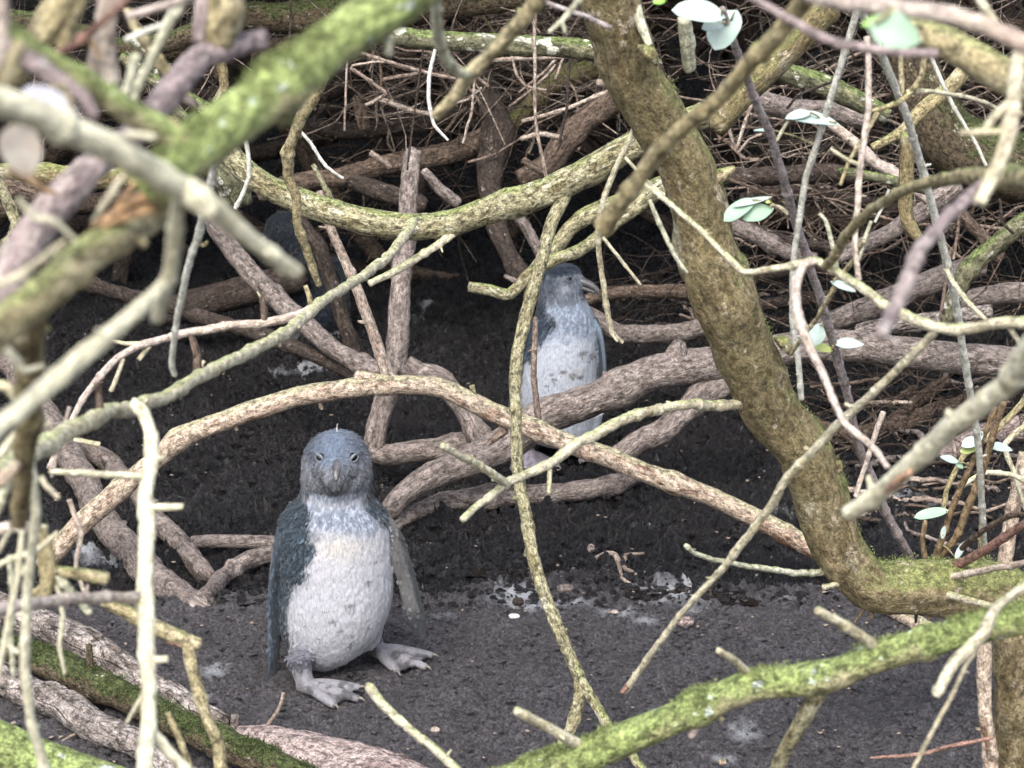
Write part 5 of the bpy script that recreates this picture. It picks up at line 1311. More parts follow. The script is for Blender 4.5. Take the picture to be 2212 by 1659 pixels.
def build_penguin(name, label, origin, parts, colour, voxel, nfeather, seed, fsize=1.0):
    """parts: dict of name -> (V, F) in world metres; remeshed into one continuous body"""
    org = np.array(origin)
    allV, allF, pid, o_ = [], [], [], 0
    names = list(parts)
    for i, k in enumerate(names):
        V, F = parts[k]
        allV.append(V - org); allF += [[q + o_ for q in f] for f in F]
        pid += [i] * len(V); o_ += len(V)
    allV = np.vstack(allV)
    me = bpy.data.meshes.new('tmp'); me.from_pydata(allV.tolist(), [], allF); me.update()
    bm = bmesh.new(); bm.from_mesh(me); bmesh.ops.recalc_face_normals(bm, faces=bm.faces); bm.to_mesh(me); bm.free()
    tmp = bpy.data.objects.new('tmp', me); COL.objects.link(tmp)
    md = tmp.modifiers.new('r', 'REMESH'); md.mode = 'VOXEL'; md.voxel_size = voxel; md.use_smooth_shade = True
    ms = tmp.modifiers.new('s', 'SMOOTH'); ms.factor = .5; ms.iterations = 5
    dg = bpy.context.evaluated_depsgraph_get()
    body = bpy.data.meshes.new_from_object(tmp.evaluated_get(dg))
    bpy.data.objects.remove(tmp); bpy.data.meshes.remove(me)
    body.name = name
    nv = len(body.vertices)
    co = np.zeros(nv * 3); body.vertices.foreach_get('co', co); co = co.reshape(-1, 3)
    no = np.zeros(nv * 3); body.vertices.foreach_get('normal', no); no = no.reshape(-1, 3)
    kd = kdtree.KDTree(len(allV))
    for i, v in enumerate(allV):
        kd.insert(v, i)
    kd.balance()
    pv = np.array([pid[kd.find(c)[1]] for c in co])
    pn = np.array(names)[pv]
    colr, fmask = colour(co, no, pn)
    # feathery relief
    rel = fbm(co * np.array([150, 150, 90]), 3, seed) - .5
    co = co + no * (rel * .0035 * fmask)[:, None]
    body.vertices.foreach_set('co', co.ravel())
    a = body.attributes.new('Col', 'FLOAT_COLOR', 'POINT')
    a.data.foreach_set('color', np.hstack([colr, np.ones((nv, 1))]).astype(np.float32).ravel())
    body.materials.clear(); body.materials.append(M['plume'])
    body.polygons.foreach_set('use_smooth', np.ones(len(body.polygons), bool))
    body.update()
    ob = bpy.data.objects.new(name, body); ob.location = origin; ob['_org'] = list(origin); COL.objects.link(ob)
    tag(ob, label, 'penguin', None)
    # short feathers lying down the body
    r = np.random.default_rng(seed)
    nf = len(body.polygons)
    fc = np.zeros(nf * 3); body.polygons.foreach_get('center', fc); fc = fc.reshape(-1, 3)
    fn = np.zeros(nf * 3); body.polygons.foreach_get('normal', fn); fn = fn.reshape(-1, 3)
    v0 = np.array([p.vertices[0] for p in body.polygons])
    w = fmask[v0].clip(0, 1) * (.35 + .65 * (1 - sstep(.15, .35, colr[v0].mean(1)))) + 1e-9
    pick = r.choice(nf, nfeather, p=w / w.sum())
    p, nn, cc = fc[pick], fn[pick], colr[v0[pick]]
    lum = cc.mean(1)
    d = np.array([0, 0, -1.0]) + r.normal(0, .28, (nfeather, 3))
    d = d - nn * (d * nn).sum(1)[:, None]; d /= np.linalg.norm(d, axis=1)[:, None] + 1e-9
    sdv = np.cross(nn, d)
    dark = 1 - sstep(.05, .2, lum)
    head = sstep(.385, .40, p[:, 2] * (0.505 / max(1e-6, co[:, 2].max())))
    L = (.0080 + .003 * dark - .0046 * head) * r.uniform(.7, 1.3, nfeather) * fsize
    W = L * (.13 + .20 * dark + .08 * head)
    lift = L * r.uniform(.02, .22, nfeather) * (.10 + .75 * dark + .12 * head)
    p = p + r.normal(0, voxel * .4, p.shape)
    Vf = np.stack([p - nn * .0006, p + d * (L * .5)[:, None] + sdv * W[:, None] + nn * (lift * .35)[:, None],
                   p + d * L[:, None] + nn * lift[:, None], p + d * (L * .5)[:, None] - sdv * W[:, None] + nn * (lift * .35)[:, None]], 1).reshape(-1, 3)
    Ff = (np.arange(nfeather)[:, None] * 4 + np.arange(4)[None, :]).tolist()
    o2 = mesh_obj('plumage', Vf + org, Ff, M['plume'], origin, ob, smooth=False)
    o2['kind'] = 'stuff'
    ca = o2.data.attributes.new('Col', 'FLOAT_COLOR', 'POINT')
    sp = (.05 + .25 * np.maximum(dark, head))[:, None]
    var = (1 + sp * r.uniform(-1, 1, (nfeather, 1))) * (1 + .25 * dark[:, None] * r.uniform(-1, 2.5, (nfeather, 1)))
    cv = np.repeat(np.hstack([(cc * var).clip(0, .9), np.ones((nfeather, 1))]), 4, 0)
    ca.data.foreach_set('color', cv.astype(np.float32).ravel())
    # hit-test surface, for setting eyes into the face
    bvh = BVHTree.FromPolygons([Vector(c) + Vector(origin) for c in co], [list(q.vertices) for q in body.polygons])
    return ob, bvh

def set_eye(pen, bvh, px, py, r, slant, lidcol='lid', squash=.42, brow=True, lid=True, face=None):
    hit, nrm, _, _ = bvh.ray_cast(EYE, ray(px, py).normalized())
    if hit is None:
        return
    if face is not None:
        nrm = (nrm * .4 + Vector(face).normalized() * 1.2).normalized()
    c = hit - nrm * r * .62
    bm = bmesh.new(); bmesh.ops.create_icosphere(bm, subdivisions=3, radius=r)
    V = np.array([v.co[:] for v in bm.verts]); F = [[v.index for v in f.verts] for f in bm.faces]; bm.free()
    mesh_obj('eye', V + np.array(c), F, M['eye'], c, pen)
    if not lid:
        return
    # almond-shaped lid ring
    t1 = (Vector((0, 0, 1)).cross(nrm)).normalized(); t2 = nrm.cross(t1)
    P, R = [], []
    for k in range(25):
        a = 2 * math.pi * k / 24
        u, v = math.cos(a), math.sin(a) * squash
        us, vs_ = u * math.cos(slant) - v * math.sin(slant), u * math.sin(slant) + v * math.cos(slant)
        q = hit + t1 * us * r * .98 + t2 * vs_ * r * .98 + nrm * (r * .28 - r * .22 * u * u)
        P.append(list(q)); R.append(r * (.12 + (.17 * max(0, math.sin(a)) if brow else 0)))
    P = np.array(P)
    V, F = loft_path(P, R, R, nrm, seg=8, n_per=2)
    mesh_obj('eyelid', V, F, M[lidcol], c, pen)

def beak(pen, base, tip, hw, hh, up=(0, 0, 1), gape=.15):
    base, tip = np.array(base, float), np.array(tip, float)
    f = tip - base; Lb = np.linalg.norm(f); f = f / Lb
    up = np.array(up, float); up = unit(up - f * up.dot(f)); sd_ = np.cross(f, up)
    st = []
    for t, w, h, dz in ((-.25, 1.0, 1.0, .25), (0, 1, 1, .25), (.3, .78, .85, .28), (.6, .6, .68, .25), (.85, .5, .6, .05), (1.0, .32, .5, -.30), (1.06, .12, .25, -.62)):
        st.append((base + f * Lb * t + up * hh * dz, sd_ * hw * w, up * hh * h * .72))
    V, F = loft(st, 16, 4)
    b1 = mesh_obj('beak', V, F, M['beak'], base, pen)
    st = []
    for t, w, h, dz in ((-.1, .42, .3, .78), (.25, .36, .3, .70), (.55, .30, .28, .55), (.82, .34, .34, .30), (.98, .26, .36, -.05), (1.07, .10, .2, -.5)):
        st.append((base + f * Lb * t + up * hh * dz, sd_ * hw * w, up * hh * h * .6))
    V, F = loft(st, 12, 4)
    mesh_obj('beak_ridge', V, F, M['culmen'], base, b1)
    st = []
    for t, w, h, dz in ((-.25, .9, .9, -.48), (0, .9, .9, -.48), (.35, .72, .72, -.46), (.65, .55, .52, -.44), (.90, .32, .3, -.42)):
        st.append((base + f * Lb * t + up * hh * (dz - gape), sd_ * hw * w, up * hh * h * .6))
    V, F = loft(st, 16, 4)
    mesh_obj('lower_mandible', V, F, M['beakdark'], base, b1)

def foot_parts(heel, toe, width, ht=.008, leg_top=None, leg_r=.016):
    """webbed foot: ankle, three toes, web. heel/toe are ground points"""
    heel, toe = np.array(heel, float), np.array(toe, float)
    f = toe - heel; Lf = np.linalg.norm(f); f = f / Lf
    up = np.array([0, 0, 1.0]); sd_ = np.cross(f, up)
    out, claws = {}, []
    st = [(heel - f * .004 + up * .012, sd_ * .010, up * .009), (heel + f * Lf * .12 + up * .013, sd_ * .018, up * .012), (heel + f * Lf * .35 + up * .011, sd_ * width * .45, up * .009),
          (heel + f * Lf * .62 + up * .007, sd_ * width * .72, up * .0055), (heel + f * Lf * .80 + up * .0055, sd_ * width * .80, up * .004)]
    out['web'] = loft(st, 20, 4)
    for q, (a, ln) in enumerate(((-.44, .98), (0.02, 1.10), (.46, .96))):
        dv = unit(f * math.cos(a) + sd_ * math.sin(a))
        P = [heel + f * Lf * .10 + up * .017, heel + dv * Lf * .4 * ln + up * .0165, heel + dv * Lf * .7 * ln + up * .012, heel + dv * Lf * .95 * ln + up * .0075]
        out['toe%d' % q] = loft_path(P, [.0105, .0110, .0105, .0075], [.0105, .0095, .0085, .0065], sd_, seg=14, n_per=4)
        claws.append((heel + dv * Lf * .93 * ln + up * .009, dv, ln))
    if leg_top is not None:
        lt = np.array(leg_top, float)
        k = heel + f * Lf * .08 + up * .014
        mid = (lt + k) * .5
        out['leg'] = loft_path([lt, mid, k + up * .012, k], [leg_r * 1.5, leg_r * 1.15, leg_r * 1.05, leg_r * .95], [leg_r * 1.5, leg_r * 1.15, leg_r * 1.1, leg_r], [1, 0, 0], seg=18, n_per=4)
    return out, claws

def add_claws(pen, claws):
    for c, d, ln in claws:
        P = [c, c + d * .008 + np.array([0, 0, .0005]), c + d * .016 + np.array([0, 0, -.004])]
        V, F = loft_path(P, [.0035, .0028, .0006], [.0035, .0028, .0006], [0, 0, 1], seg=8, n_per=3)
        mesh_obj('claw', V, F, M['claw'], c, pen)

LEGC = np.array([.20, .195, .21])

# ------------------------------------------------------------------ the front penguin
def front_penguin():
    Y0 = 3.95
    def W(px, py, Y=Y0):
        return np.array(at(px, py, Y))
    def ring(py, l, r, dep, dy=0.0):
        a, b = W(l, py), W(r, py)
        c = (a + b) / 2 + np.array([0, dy, 0]); hw = (b[0] - a[0]) / 2
        return (c, np.array([hw, 0, 0]), np.array([0, hw * dep, 0]))
    parts = {}
    rings = [ring(1432, 668, 730, 1.0, -.015), ring(1412, 640, 768, 1.0, -.01), ring(1385, 618, 806, 1.0), ring(1345, 606, 832, .98), ring(1290, 603, 848, .97), ring(1235, 604, 850, .95),
             ring(1180, 600, 849, .90), ring(1140, 600, 846, .86), ring(1112, 610, 836, .86), ring(1090, 628, 818, .90), ring(1070, 648, 804, .96), ring(1040, 650, 804, 1.04), ring(1005, 651, 803, 1.08),
             ring(980, 657, 797, 1.08), ring(958, 668, 786, 1.05), ring(942, 686, 770, 1.0), ring(932, 708, 748, 1.0)]
    parts['body'] = loft(rings, 36, 4)
    # short tail behind
    tb = W(700, 1400, Y0 + .07)
    parts['tail'] = loft_path([tb + [0, -.02, .03], tb + [-.01, .03, .0], tb + [-.02, .07, -.035]], [.05, .04, .012], [.03, .018, .006], [1, 0, 0], seg=16)
    # muzzle swelling behind the beak
    hc = W(727, 1000); fd = unit([.02, -1, -.16])
    parts['muzzle'] = loft_path([hc + fd * .02, hc + fd * .055, hc + fd * .076, hc + fd * .09], [.052, .043, .028, .013], [.05, .040, .027, .014], [1, 0, 0], seg=22)
    for s in (-1, 1):    # cheeks
        cc = W(727 + s * 34, 1022) + np.array([0, -.045, 0])
        parts['cheek%d' % s] = loft([(cc + np.array([0, 0, .03]), [.010, 0, 0], [0, .010, 0]), (cc, [.025, 0, 0], [0, .024, 0]), (cc - np.array([0, 0, .03]), [.012, 0, 0], [0, .012, 0])], 16, 4)
        bc = W(727 + s * 37, 972) + np.array([0, -.046, 0])
        parts['brow%d' % s] = loft([(bc - np.array([.015 * s, 0, .006]), [0, .006, 0], [0, 0, .005]), (bc, [0, .012, 0], [0, 0, .010]), (bc + np.array([.016 * s, .012, .004]), [0, .006, 0], [0, 0, .005])], 14, 4)
    # flippers
    k = Y0
    parts['flip_l'] = loft_path([W(640, 1120, k), W(612, 1165, k - .01), W(597, 1260, k - .015), W(594, 1350, k - .02), W(590, 1430, k - .03), W(588, 1474, k - .035)],
                                [.026, .034, .036, .032, .022, .008], [.018, .014, .010, .009, .007, .004], [-.25, -1, 0], seg=20)
    parts['flip_r'] = loft_path([W(825, 1125, k), W(850, 1160, k - .005), W(870, 1220, k - .01), W(888, 1290, k - .012), W(904, 1345, k - .012), W(912, 1376, k - .012)],
                                [.018, .018, .0185, .0195, .016, .007], [.018, .011, .008, .007, .006, .004], [.95, .45, 0], seg=20)
    # thigh feathers and feet
    gl = np.array(ground_at(648, 1492)); gl2 = np.array(ground_at(772, 1516)); gr_ = np.array(ground_at(800, 1412)); gr2 = np.array(ground_at(918, 1446))
    gl[2] -= .003; gl2[2] -= .003; gr_[2] -= .003; gr2[2] -= .003
    gl2[2] = gl[2]; gr2[2] = gr_[2]
    tl, tr = W(660, 1395, Y0 - .03), W(785, 1370, Y0 + .02)
    parts['thigh_l'] = loft_path([tl + [0, 0, .04], tl, np.array([gl[0], gl[1], gl[2] + .055])], [.045, .032, .0175], [.045, .032, .0175], [1, 0, 0], seg=18)
    parts['thigh_r'] = loft_path([tr + [0, 0, .04], tr, np.array([gr_[0], gr_[1], gr_[2] + .062])], [.045, .036, .018], [.045, .036, .018], [1, 0, 0], seg=18)
    claws = []
    for s, he, to in (('l', gl, gl2), ('r', gr_, gr2)):
        fp, cl = foot_parts(he, to, .056, leg_top=he + np.array([0, 0.002, .07]), leg_r=.0165)
        for q in fp:
            parts['foot_%s_%s' % (s, q)] = fp[q]
        claws += cl
    origin = ((gl[0] + gr_[0]) / 2, Y0, gl[2])
    o = np.array(origin)
    spots = [(-.004, .135, .007), (.028, .165, .008), (.062, .205, .006), (-.02, .155, .005), (.01, .115, .006), (.06, .11, .005), (-.03, .10, .004), (-.045, .075, .003), (.03, .09, .004), (.075, .24, .004)]
    zh = W(0, 1062)[2] - o[2]     # neck height
    cx0 = W(727, 1062)[0] - o[0]
    def colour(co, no, pn):
        x, y, z = co[:, 0] - cx0, co[:, 1], co[:, 2]
        n1 = fbm(co * 55, 4, 3); n2 = fbm(co * 18, 3, 8); n3 = fbm(co * np.array([260, 260, 120]), 3, 12)
        ang = np.degrees(np.arctan2(x + .008, -(y - 0.0))) + (n2 - .5) * 22
        back = np.array([.014, .023, .033]); backl = np.array([.045, .066, .086])
        c = back + (backl - back) * sstep(.45, .75, n3)[:, None]
        belly = np.array([.40, .405, .44]) * (1 + .10 * (n1 - .5))[:, None]
        warm = np.exp(-((x - .01) / .05) ** 2 - ((z - zh + .075) / .03) ** 2)[:, None]
        belly = belly * (1 - .6 * warm) + np.array([.47, .44, .38]) * .6 * warm
        dirty = sstep(.14, .06, z) * .5
        belly = belly * (1 - dirty * .45 * sstep(.4, .65, n1))[:, None]
        m = sstep(-62, -50, ang) * (1 - sstep(92, 106, ang))
        # dark shoulder wedge running onto the left breast
        zz = [W(0, q)[2] - o[2] for q in (1330, 1270, 1225, 1180, 1130, 1095)]
        xb = np.interp(z, zz, [-.108, -.088, -.066, -.040, -.034, -.045])
        wedge = (1 - sstep(-.010, .012, x - xb + (n1 - .5) * .05))
        xb2 = np.interp(z, [W(0, q)[2] - o[2] for q in (1170, 1140, 1110, 1080)], [.16, .104, .080, .052])
        m = m * (1 - wedge) * (1 - sstep(-.010, .010, x - xb2 + (n1 - .5) * .03))
        c = c * (1 - m[:, None]) + belly * m[:, None]
        chest = m * sstep(zh - .078, zh - .036, z + (n1 - .5) * .03 + x * .10) * sstep(-75, -50, ang) * (1 - sstep(60, 85, ang))
        blue = np.array([.10, .13, .18]); bluel = np.array([.33, .38, .46])
        cb = blue + (bluel - blue) * sstep(.42, .68, n3)[:, None]
        c = c * (1 - chest[:, None] * .85) + cb * chest[:, None] * .85
        # head
        hz = z - zh
        head = sstep(.000, .014, hz + .30 * np.clip(-y - .05, -1, .06) - .010)
        crown = np.array([.062, .075, .098]); crownl = np.array([.12, .155, .215])
        top = sstep(.066, .088, hz)
        fr = np.exp(-(x / .034) ** 2) * sstep(.060, .082, hz)
        hc_ = np.array([.135, .143, .165]) * (.85 + .45 * sstep(.40, .68, n3))[:, None]
        hc_ = hc_ * (1 - top[:, None]) + crown * top[:, None]
        hc_ = hc_ * (1 - .8 * fr[:, None]) + crownl * .8 * fr[:, None]
        chin = np.exp(-(x / .028) ** 2 - ((hz - .018) / .020) ** 2) * (y < -.02)
        lore = np.exp(-((np.abs(x) - .029) / .016) ** 2 - ((hz - .056) / .012) ** 2) * (y < -.02)
        gape = np.exp(-((np.abs(x) - np.interp(hz, [.022, .05], [.006, .022])) / .0045) ** 2) * sstep(.018, .024, hz) * sstep(.056, .048, hz) * (y < -.03)
        lore = lore + gape
        rim = np.exp(-((np.abs(x) - np.interp(hz, [.02, .05], [.014, .034])) / .005) ** 2) * sstep(.012, .02, hz) * sstep(.052, .044, hz) * (y < -.03)
        hc_ = hc_ + .07 * rim[:, None]
        hc_ = hc_ * (1 - .7 * np.clip(chin + lore, 0, 1))[:, None]
        nape = sstep(.01, .05, y)[:, None]
        hc_ = hc_ * (1 - nape) + back * 2 * nape
        hc_ = hc_ * (.85 + .35 * sstep(.40, .66, n3))[:, None]
        c = c * (1 - head[:, None]) + hc_ * head[:, None]
        collar = np.exp(-((hz + .30 * np.clip(-y - .05, -1, .06) + .002) / .007) ** 2) * sstep(-80, -60, ang) * (1 - sstep(60, 80, ang))
        c = c * (1 - .5 * collar[:, None]) + np.array([.34, .34, .36]) * .5 * collar[:, None]
        for sx, sz, sr in spots:
            k_ = np.exp(-(((x - sx) / (sr * 1.3)) ** 2 + ((z - sz) / (sr * .55)) ** 2) ** 2)[:, None] * (y < 0)[:, None]
            c = c * (1 - .6 * k_) + np.array([.06, .055, .05]) * .6 * k_
        f = np.ones(len(co))
        isl = pn == 'flip_l'
        c[isl] = (np.array([.030, .042, .055]) * (1 + 1.6 * sstep(.5, .75, n3[isl]))[:, None])
        isr = pn == 'flip_r'
        ex = no[:, 0] * .9 + no[:, 1] * .45
        inner = (no[:, 1] < .0) & (ex < .55)
        fx = np.interp(z, [W(0, q, Y0 - .01)[2] - o[2] for q in (1376, 1345, 1290, 1220, 1160)], [W(q, 1200)[0] - o[0] for q in (912, 904, 888, 870, 850)])
        off_ = co[:, 0] - fx
        pale_ = sstep(.014, .006, off_ + (n1 - .5) * .014) * sstep(.04, .085, z - (W(0, 1376, Y0)[2] - o[2]) + (n2 - .5) * .07) * (no[:, 1] < .1)
        c[isr] = np.array([.030, .034, .038]) * (1 - pale_[isr])[:, None] + np.array([.10, .10, .10]) * (.6 + .8 * n1[isr])[:, None] * pale_[isr][:, None]
        f[isl | isr] = .06
        ft = np.char.startswith(pn.astype(str), 'foot')
        mott = sstep(.52, .66, n1)
        c[ft] = LEGC * (1 - .65 * mott[ft])[:, None] * (.8 + .5 * n3[ft])[:, None]
        web = np.char.endswith(pn.astype(str), 'web')
        c[web] = c[web] * .7
        f[ft] = 0
        cuff = ft & (z > .052)
        c[cuff] = np.array([.10, .10, .12]); f[cuff] = .6
        th = pn == 'thigh_l'
        lowt = sstep(.115, .075, z + (n1 - .5) * .03) * th
        c = c * (1 - lowt[:, None] * .85) + np.array([.10, .10, .12]) * lowt[:, None] * .85
        muz = np.char.startswith(pn.astype(str), 'muzzle') & (y < -.08)
        f[muz] *= .5
        return c.clip(0, .9), f
    pen, bvh = build_penguin('penguin', 'grey-blue juvenile penguin with white belly standing in the clearing, facing the viewer', origin, parts, colour, .0026, 26000, 41)
    add_claws(pen, claws)
    set_eye(pen, bvh, 690, 990, .0092, -.55, squash=.6, face=(-.5, -1, .1))
    set_eye(pen, bvh, 765, 989, .0092, .55, squash=.6, face=(.5, -1, .1))
    hit, nrm, _, _ = bvh.ray_cast(EYE, ray(727, 1004).normalized())
    base = np.array(hit) + np.array([0, .012, -.004])
    beak(pen, base, base + np.array([0.0, -.030, -.014]), .0130, .0120)
    tu = W(728, 933, Y0)
    V, F = loft_path([tu, tu + [0, 0, .008], tu + [.001, 0, .016]], [.0012, .0009, .0005], [.0012, .0009, .0005], [1, 0, 0], seg=6)
    mesh_obj('stray_feather', V, F, M['bleached'], tu, pen, V)
front_penguin()

# ------------------------------------------------------------------ the far penguin
def far_penguin():
    Y0 = 5.40
    def W(px, py, Y=Y0):
        return np.array(at(px, py, Y))
    def ring(py, l, r, dep, dy=0.0):
        a, b = W(l, py), W(r, py)
        c = (a + b) / 2 + np.array([0, dy, 0]); hw = (b[0] - a[0]) / 2
        return (c, np.array([hw, 0, 0]), np.array([0, hw * dep, 0]))
    parts = {}
    rings = [ring(958, 1170, 1250, 1, 0), ring(945, 1145, 1275, 1), ring(925, 1130, 1284, 1), ring(890, 1122, 1288, 1), ring(840, 1120, 1290, 1), ring(790, 1126, 1290, .98), ring(745, 1136, 1289, .95), ring(705, 1148, 1287, .92),
             ring(678, 1158, 1282, .95), ring(655, 1162, 1270, 1.0), ring(635, 1164, 1262, 1.05), ring(612, 1164, 1258, 1.08), ring(594, 1170, 1257, 1.08), ring(582, 1182, 1252, 1.08), ring(573, 1200, 1240, 1)]
    parts['body'] = loft(rings, 32, 4)
    fd = unit([.90, -.38, -.14])
    hc = W(1215, 606)
    parts['muzzle'] = loft_path([hc, hc + fd * .030, hc + fd * .048, hc + fd * .060], [.036, .033, .024, .014], [.034, .030, .022, .014], [0, 0, 1], seg=20)
    parts['flip_r'] = loft_path([W(1278, 690), W(1291, 720, Y0 - .01), W(1297, 760, Y0 - .01), W(1301, 800, Y0 - .01), W(1300, 830, Y0 - .01)], [.02, .028, .03, .024, .01], [.016, .010, .008, .007, .004], [.35, -1, 0], seg=18)
    parts['flip_l'] = loft_path([W(1160, 690), W(1135, 740), W(1118, 810), W(1106, 880), W(1100, 925)], [.02, .03, .032, .026, .01], [.016, .010, .008, .007, .004], [-.35, -1, 0], seg=18)
    tb = W(1200, 950, Y0 + .07)
    parts['tail'] = loft_path([tb + [0, -.02, .03], tb + [0, .03, 0], tb + [0, .06, -.03]], [.05, .04, .012], [.03, .018, .006], [1, 0, 0], seg=16)
    gr_ = np.array(ground_at(1270, 975)); gr2 = np.array(ground_at(1300, 1004)); gl = np.array(ground_at(1140, 985)); gl2 = np.array(ground_at(1160, 1022))
    claws = []
    for s, he, to, tp in (('l', gl, gl2, W(1160, 930)), ('r', gr_, gr2, W(1265, 930))):
        he[2] -= .003; to[2] = he[2]
        fp, cl = foot_parts(he, to, .042, leg_top=he + np.array([0, 0, .06]), leg_r=.016)
        for q in fp:
            parts['foot_%s_%s' % (s, q)] = fp[q]
        claws += cl
        parts['thigh_' + s] = loft_path([tp + [0, 0, .05], tp, np.array([he[0], he[1], he[2] + .05])], [.045, .034, .019], [.045, .034, .019], [1, 0, 0], seg=18)
    origin = ((gl[0] + gr_[0]) / 2, Y0, gl[2])
    o = np.array(origin)
    zh = W(0, 655)[2] - o[2]; cx0 = W(1208, 655)[0] - o[0]
    z1 = lambda py: W(0, py)[2] - o[2]
    spots = [(W(px, py)[0] - o[0] - cx0, W(px, py)[2] - o[2], s) for px, py, s in ((1258, 750, .010), (1276, 757, .006), (1283, 763, .005), (1190, 790, .006), (1235, 792, .009), (1252, 798, .008), (1196, 800, .007), (1180, 815, .005), (1270, 770, .005), (1215, 785, .009))]
    def colour(co, no, pn):
        x, y, z = co[:, 0] - cx0, co[:, 1], co[:, 2]
        n1 = fbm(co * 55, 4, 23); n2 = fbm(co * 18, 3, 28); n3 = fbm(co * np.array([260, 260, 120]), 3, 32)
        ang = np.degrees(np.arctan2(x - .005, -y)) + (n2 - .5) * 20
        back = np.array([.016, .024, .036])
        c = back * (1 + 1.6 * sstep(.5, .75, n3))[:, None]
        belly = np.array([.37, .40, .45]) * (1 + .10 * (n1 - .5))[:, None]
        m = sstep(-80, -66, ang) * (1 - sstep(92, 104, ang))
        xb = np.interp(z, [z1(q) for q in (800, 755, 720, 690, 650)], [W(q, 700)[0] - o[0] - cx0 for q in (1118, 1150, 1182, 1196, 1180)])
        wedge = (1 - sstep(-.010, .012, x - xb + (n1 - .5) * .05))
        m = m * (1 - wedge)
        c = c * (1 - m[:, None]) + belly * m[:, None]
        chest = sstep(z1(740), z1(700), z + (n1 - .5) * .04) * m
        cb = np.array([.17, .21, .275]) * (.75 + .9 * sstep(.45, .7, n3))[:, None]
        c = c * (1 - .85 * chest[:, None]) + cb * .85 * chest[:, None]
        ax_ = (co - (hc - o)) @ fd
        head = sstep(-.008, .010, z - z1(648) + .04 * np.clip(ax_ / .06, -1, 1) * 0)
        top = sstep(z1(606), z1(590), z - .10 * ax_)
        hcol = np.array([.105, .12, .15]) * (1 - top[:, None]) + np.array([.020, .032, .048]) * top[:, None]
        hcol = hcol * (.8 + .9 * sstep(.4, .7, n3))[:, None]
        ey = np.array(at(1230, 603, Y0 - .05)) - o
        es = np.exp(-((co[:, 0] - ey[0] + .004) / .016) ** 2 - ((z - ey[2]) / .009) ** 2)[:, None] * (y < 0)[:, None]
        hcol = hcol * (1 - .65 * es)
        ck = np.exp(-((co[:, 0] - ey[0] + .008) / .022) ** 2 - ((z - ey[2] + .024) / .010) ** 2)[:, None] * (y < 0)[:, None]
        hcol = hcol + np.array([.12, .13, .14]) * ck
        brow = np.exp(-((z - z1(592) - .05 * ax_) / .006) ** 2) * (ax_ > -.03)
        hcol = hcol * (1 - .6 * brow[:, None]) + np.array([.24, .27, .31]) * .6 * brow[:, None]
        c = c * (1 - head[:, None]) + hcol * head[:, None]
        napem = sstep(.0, .03, -ax_ - .030) * sstep(z1(740), z1(700), z)
        c = c * (1 - .8 * napem[:, None]) + back * .8 * napem[:, None]
        for sx, sz, sr in spots:
            k_ = np.exp(-(((x - sx) / (sr * 1.2)) ** 2 + ((z - sz) / (sr * .6)) ** 2) ** 2)[:, None] * (y < 0)[:, None]
            c = c * (1 - .8 * k_) + np.array([.07, .065, .055]) * .8 * k_
        dm = (np.exp(-((x - .02) / .05) ** 2 - ((z - z1(780)) / .03) ** 2) * sstep(.5, .7, n1))[:, None]
        c = c * (1 - .5 * dm) + np.array([.30, .26, .20]) * .5 * dm
        f = np.ones(len(co))
        fl = np.char.startswith(pn.astype(str), 'flip')
        c[fl] = np.where((no[fl][:, 1] < -.6)[:, None] & (pn[fl] == 'flip_r')[:, None], np.array([.12, .16, .20]), back * 1.3)
        f[fl] = .06
        ft = np.char.startswith(pn.astype(str), 'foot')
        c[ft] = np.array([.24, .22, .26]) * (1 - .5 * sstep(.52, .66, n1[ft]))[:, None]
        f[ft] = 0
        return c.clip(0, .9), f
    pen, bvh = build_penguin('penguin', 'white-bellied juvenile penguin with spotted breast behind the long grey log, head turned aside', origin, parts, colour, .003, 18000, 43)
    add_claws(pen, claws)
    set_eye(pen, bvh, 1230, 603, .0085, -.2, squash=.7, brow=False)
    base = hc + fd * .056 + np.array([0, 0, .004])
    tip = np.array(at(1294, 628, base[1] - .012))
    beak(pen, base, tip, .0140, .0165, gape=.06)
far_penguin()

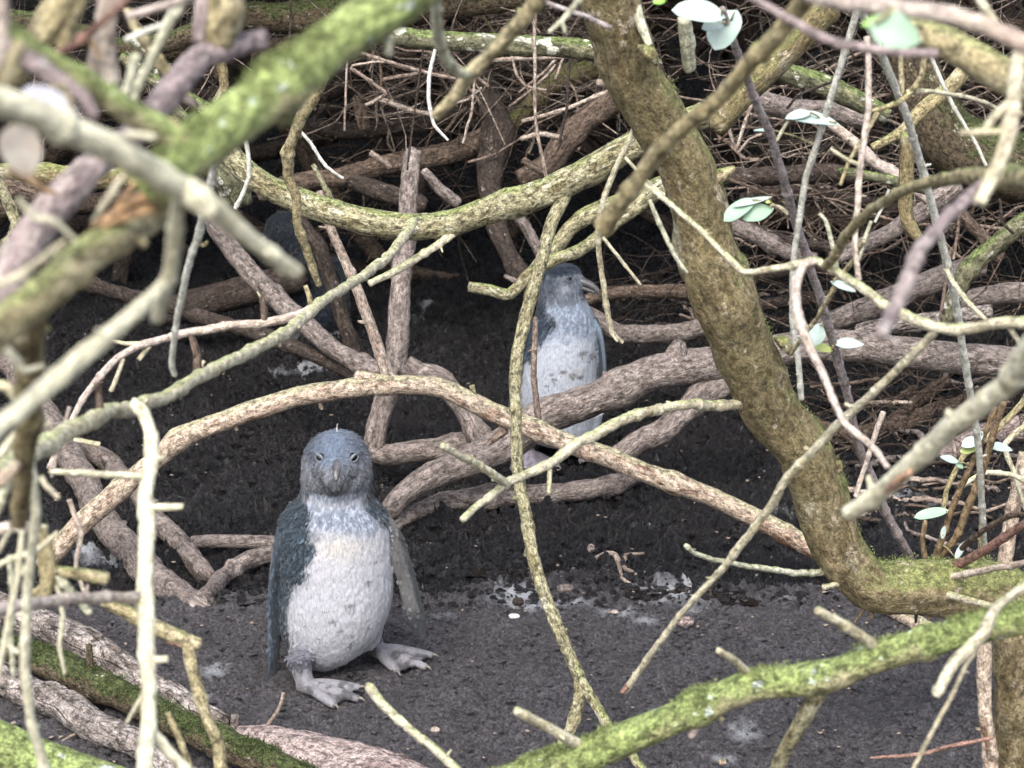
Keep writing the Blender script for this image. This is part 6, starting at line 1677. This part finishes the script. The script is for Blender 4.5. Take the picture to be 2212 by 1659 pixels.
# ------------------------------------------------------------------ the shaded penguin
def shaded_penguin():
    Y0 = 6.75
    def W(px, py, Y=Y0):
        return np.array(at(px, py, Y))
    def ring(py, l, r, dep, dy=0.0):
        a, b = W(l, py), W(r, py)
        c = (a + b) / 2 + np.array([0, dy, 0]); hw = (b[0] - a[0]) / 2
        return (c, np.array([hw, 0, 0]), np.array([0, hw * dep, 0]))
    parts = {}
    rings = [ring(712, 650, 712, 1), ring(700, 632, 728, 1), ring(675, 614, 736, 1), ring(640, 604, 738, 1), ring(600, 602, 732, .95), ring(565, 606, 718, .92), ring(540, 598, 694, .95), ring(520, 582, 676, 1), ring(500, 573, 668, 1.02),
             ring(482, 574, 664, 1.02), ring(468, 584, 654, 1), ring(458, 600, 640, 1)]
    parts['body'] = loft(rings, 28, 4)
    hc = W(615, 500); fd = unit([-.75, -.55, -.25])
    parts['muzzle'] = loft_path([hc, hc + fd * .045, hc + fd * .062, hc + fd * .074], [.045, .036, .026, .014], [.042, .033, .024, .014], [0, 0, 1], seg=18)
    parts['flip_r'] = loft_path([W(715, 560), W(735, 590), W(746, 630), W(750, 670), W(748, 695)], [.02, .03, .03, .024, .01], [.016, .01, .008, .007, .004], [.3, -1, 0], seg=16)
    parts['flip_l'] = loft_path([W(610, 570), W(600, 610), W(598, 650), W(602, 690)], [.02, .03, .026, .01], [.016, .01, .008, .004], [-.3, -1, 0], seg=16)
    claws = []
    for s, a, b in (('l', (655, 722), (648, 740)), ('r', (705, 720), (712, 738))):
        he, to = np.array(ground_at(*a)), np.array(ground_at(*b)); he[2] -= .003; to[2] = he[2]
        if np.linalg.norm(to - he) < .07:
            to = he + unit(to - he) * .09
        fp, cl = foot_parts(he, to, .04, leg_top=he + np.array([0, 0, .06]))
        for q in fp:
            parts['foot_%s_%s' % (s, q)] = fp[q]
        claws += cl
        gzv = he[2]
        parts['thigh_' + s] = loft_path([he + np.array([0, 0, .13]), he + np.array([0, 0, .09]), he + np.array([0, 0, .05])], [.045, .034, .019], [.045, .034, .019], [1, 0, 0], seg=16)
    origin = (W(680, 700)[0], Y0, gzv)
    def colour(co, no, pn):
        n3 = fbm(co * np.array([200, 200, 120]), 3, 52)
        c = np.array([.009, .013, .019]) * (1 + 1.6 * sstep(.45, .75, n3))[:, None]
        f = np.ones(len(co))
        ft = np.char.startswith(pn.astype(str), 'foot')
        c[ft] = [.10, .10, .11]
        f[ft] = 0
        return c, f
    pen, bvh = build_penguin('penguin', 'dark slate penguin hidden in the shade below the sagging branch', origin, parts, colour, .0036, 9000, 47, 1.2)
    add_claws(pen, claws)
    set_eye(pen, bvh, 600, 492, .008, 0, lid=False)
    base = hc + fd * .066
    beak(pen, base, base + fd * .045 + np.array([0, 0, -.006]), .0125, .0140)
shaded_penguin()

for o in bpy.data.objects:
    if '_org' in o:
        del o['_org']
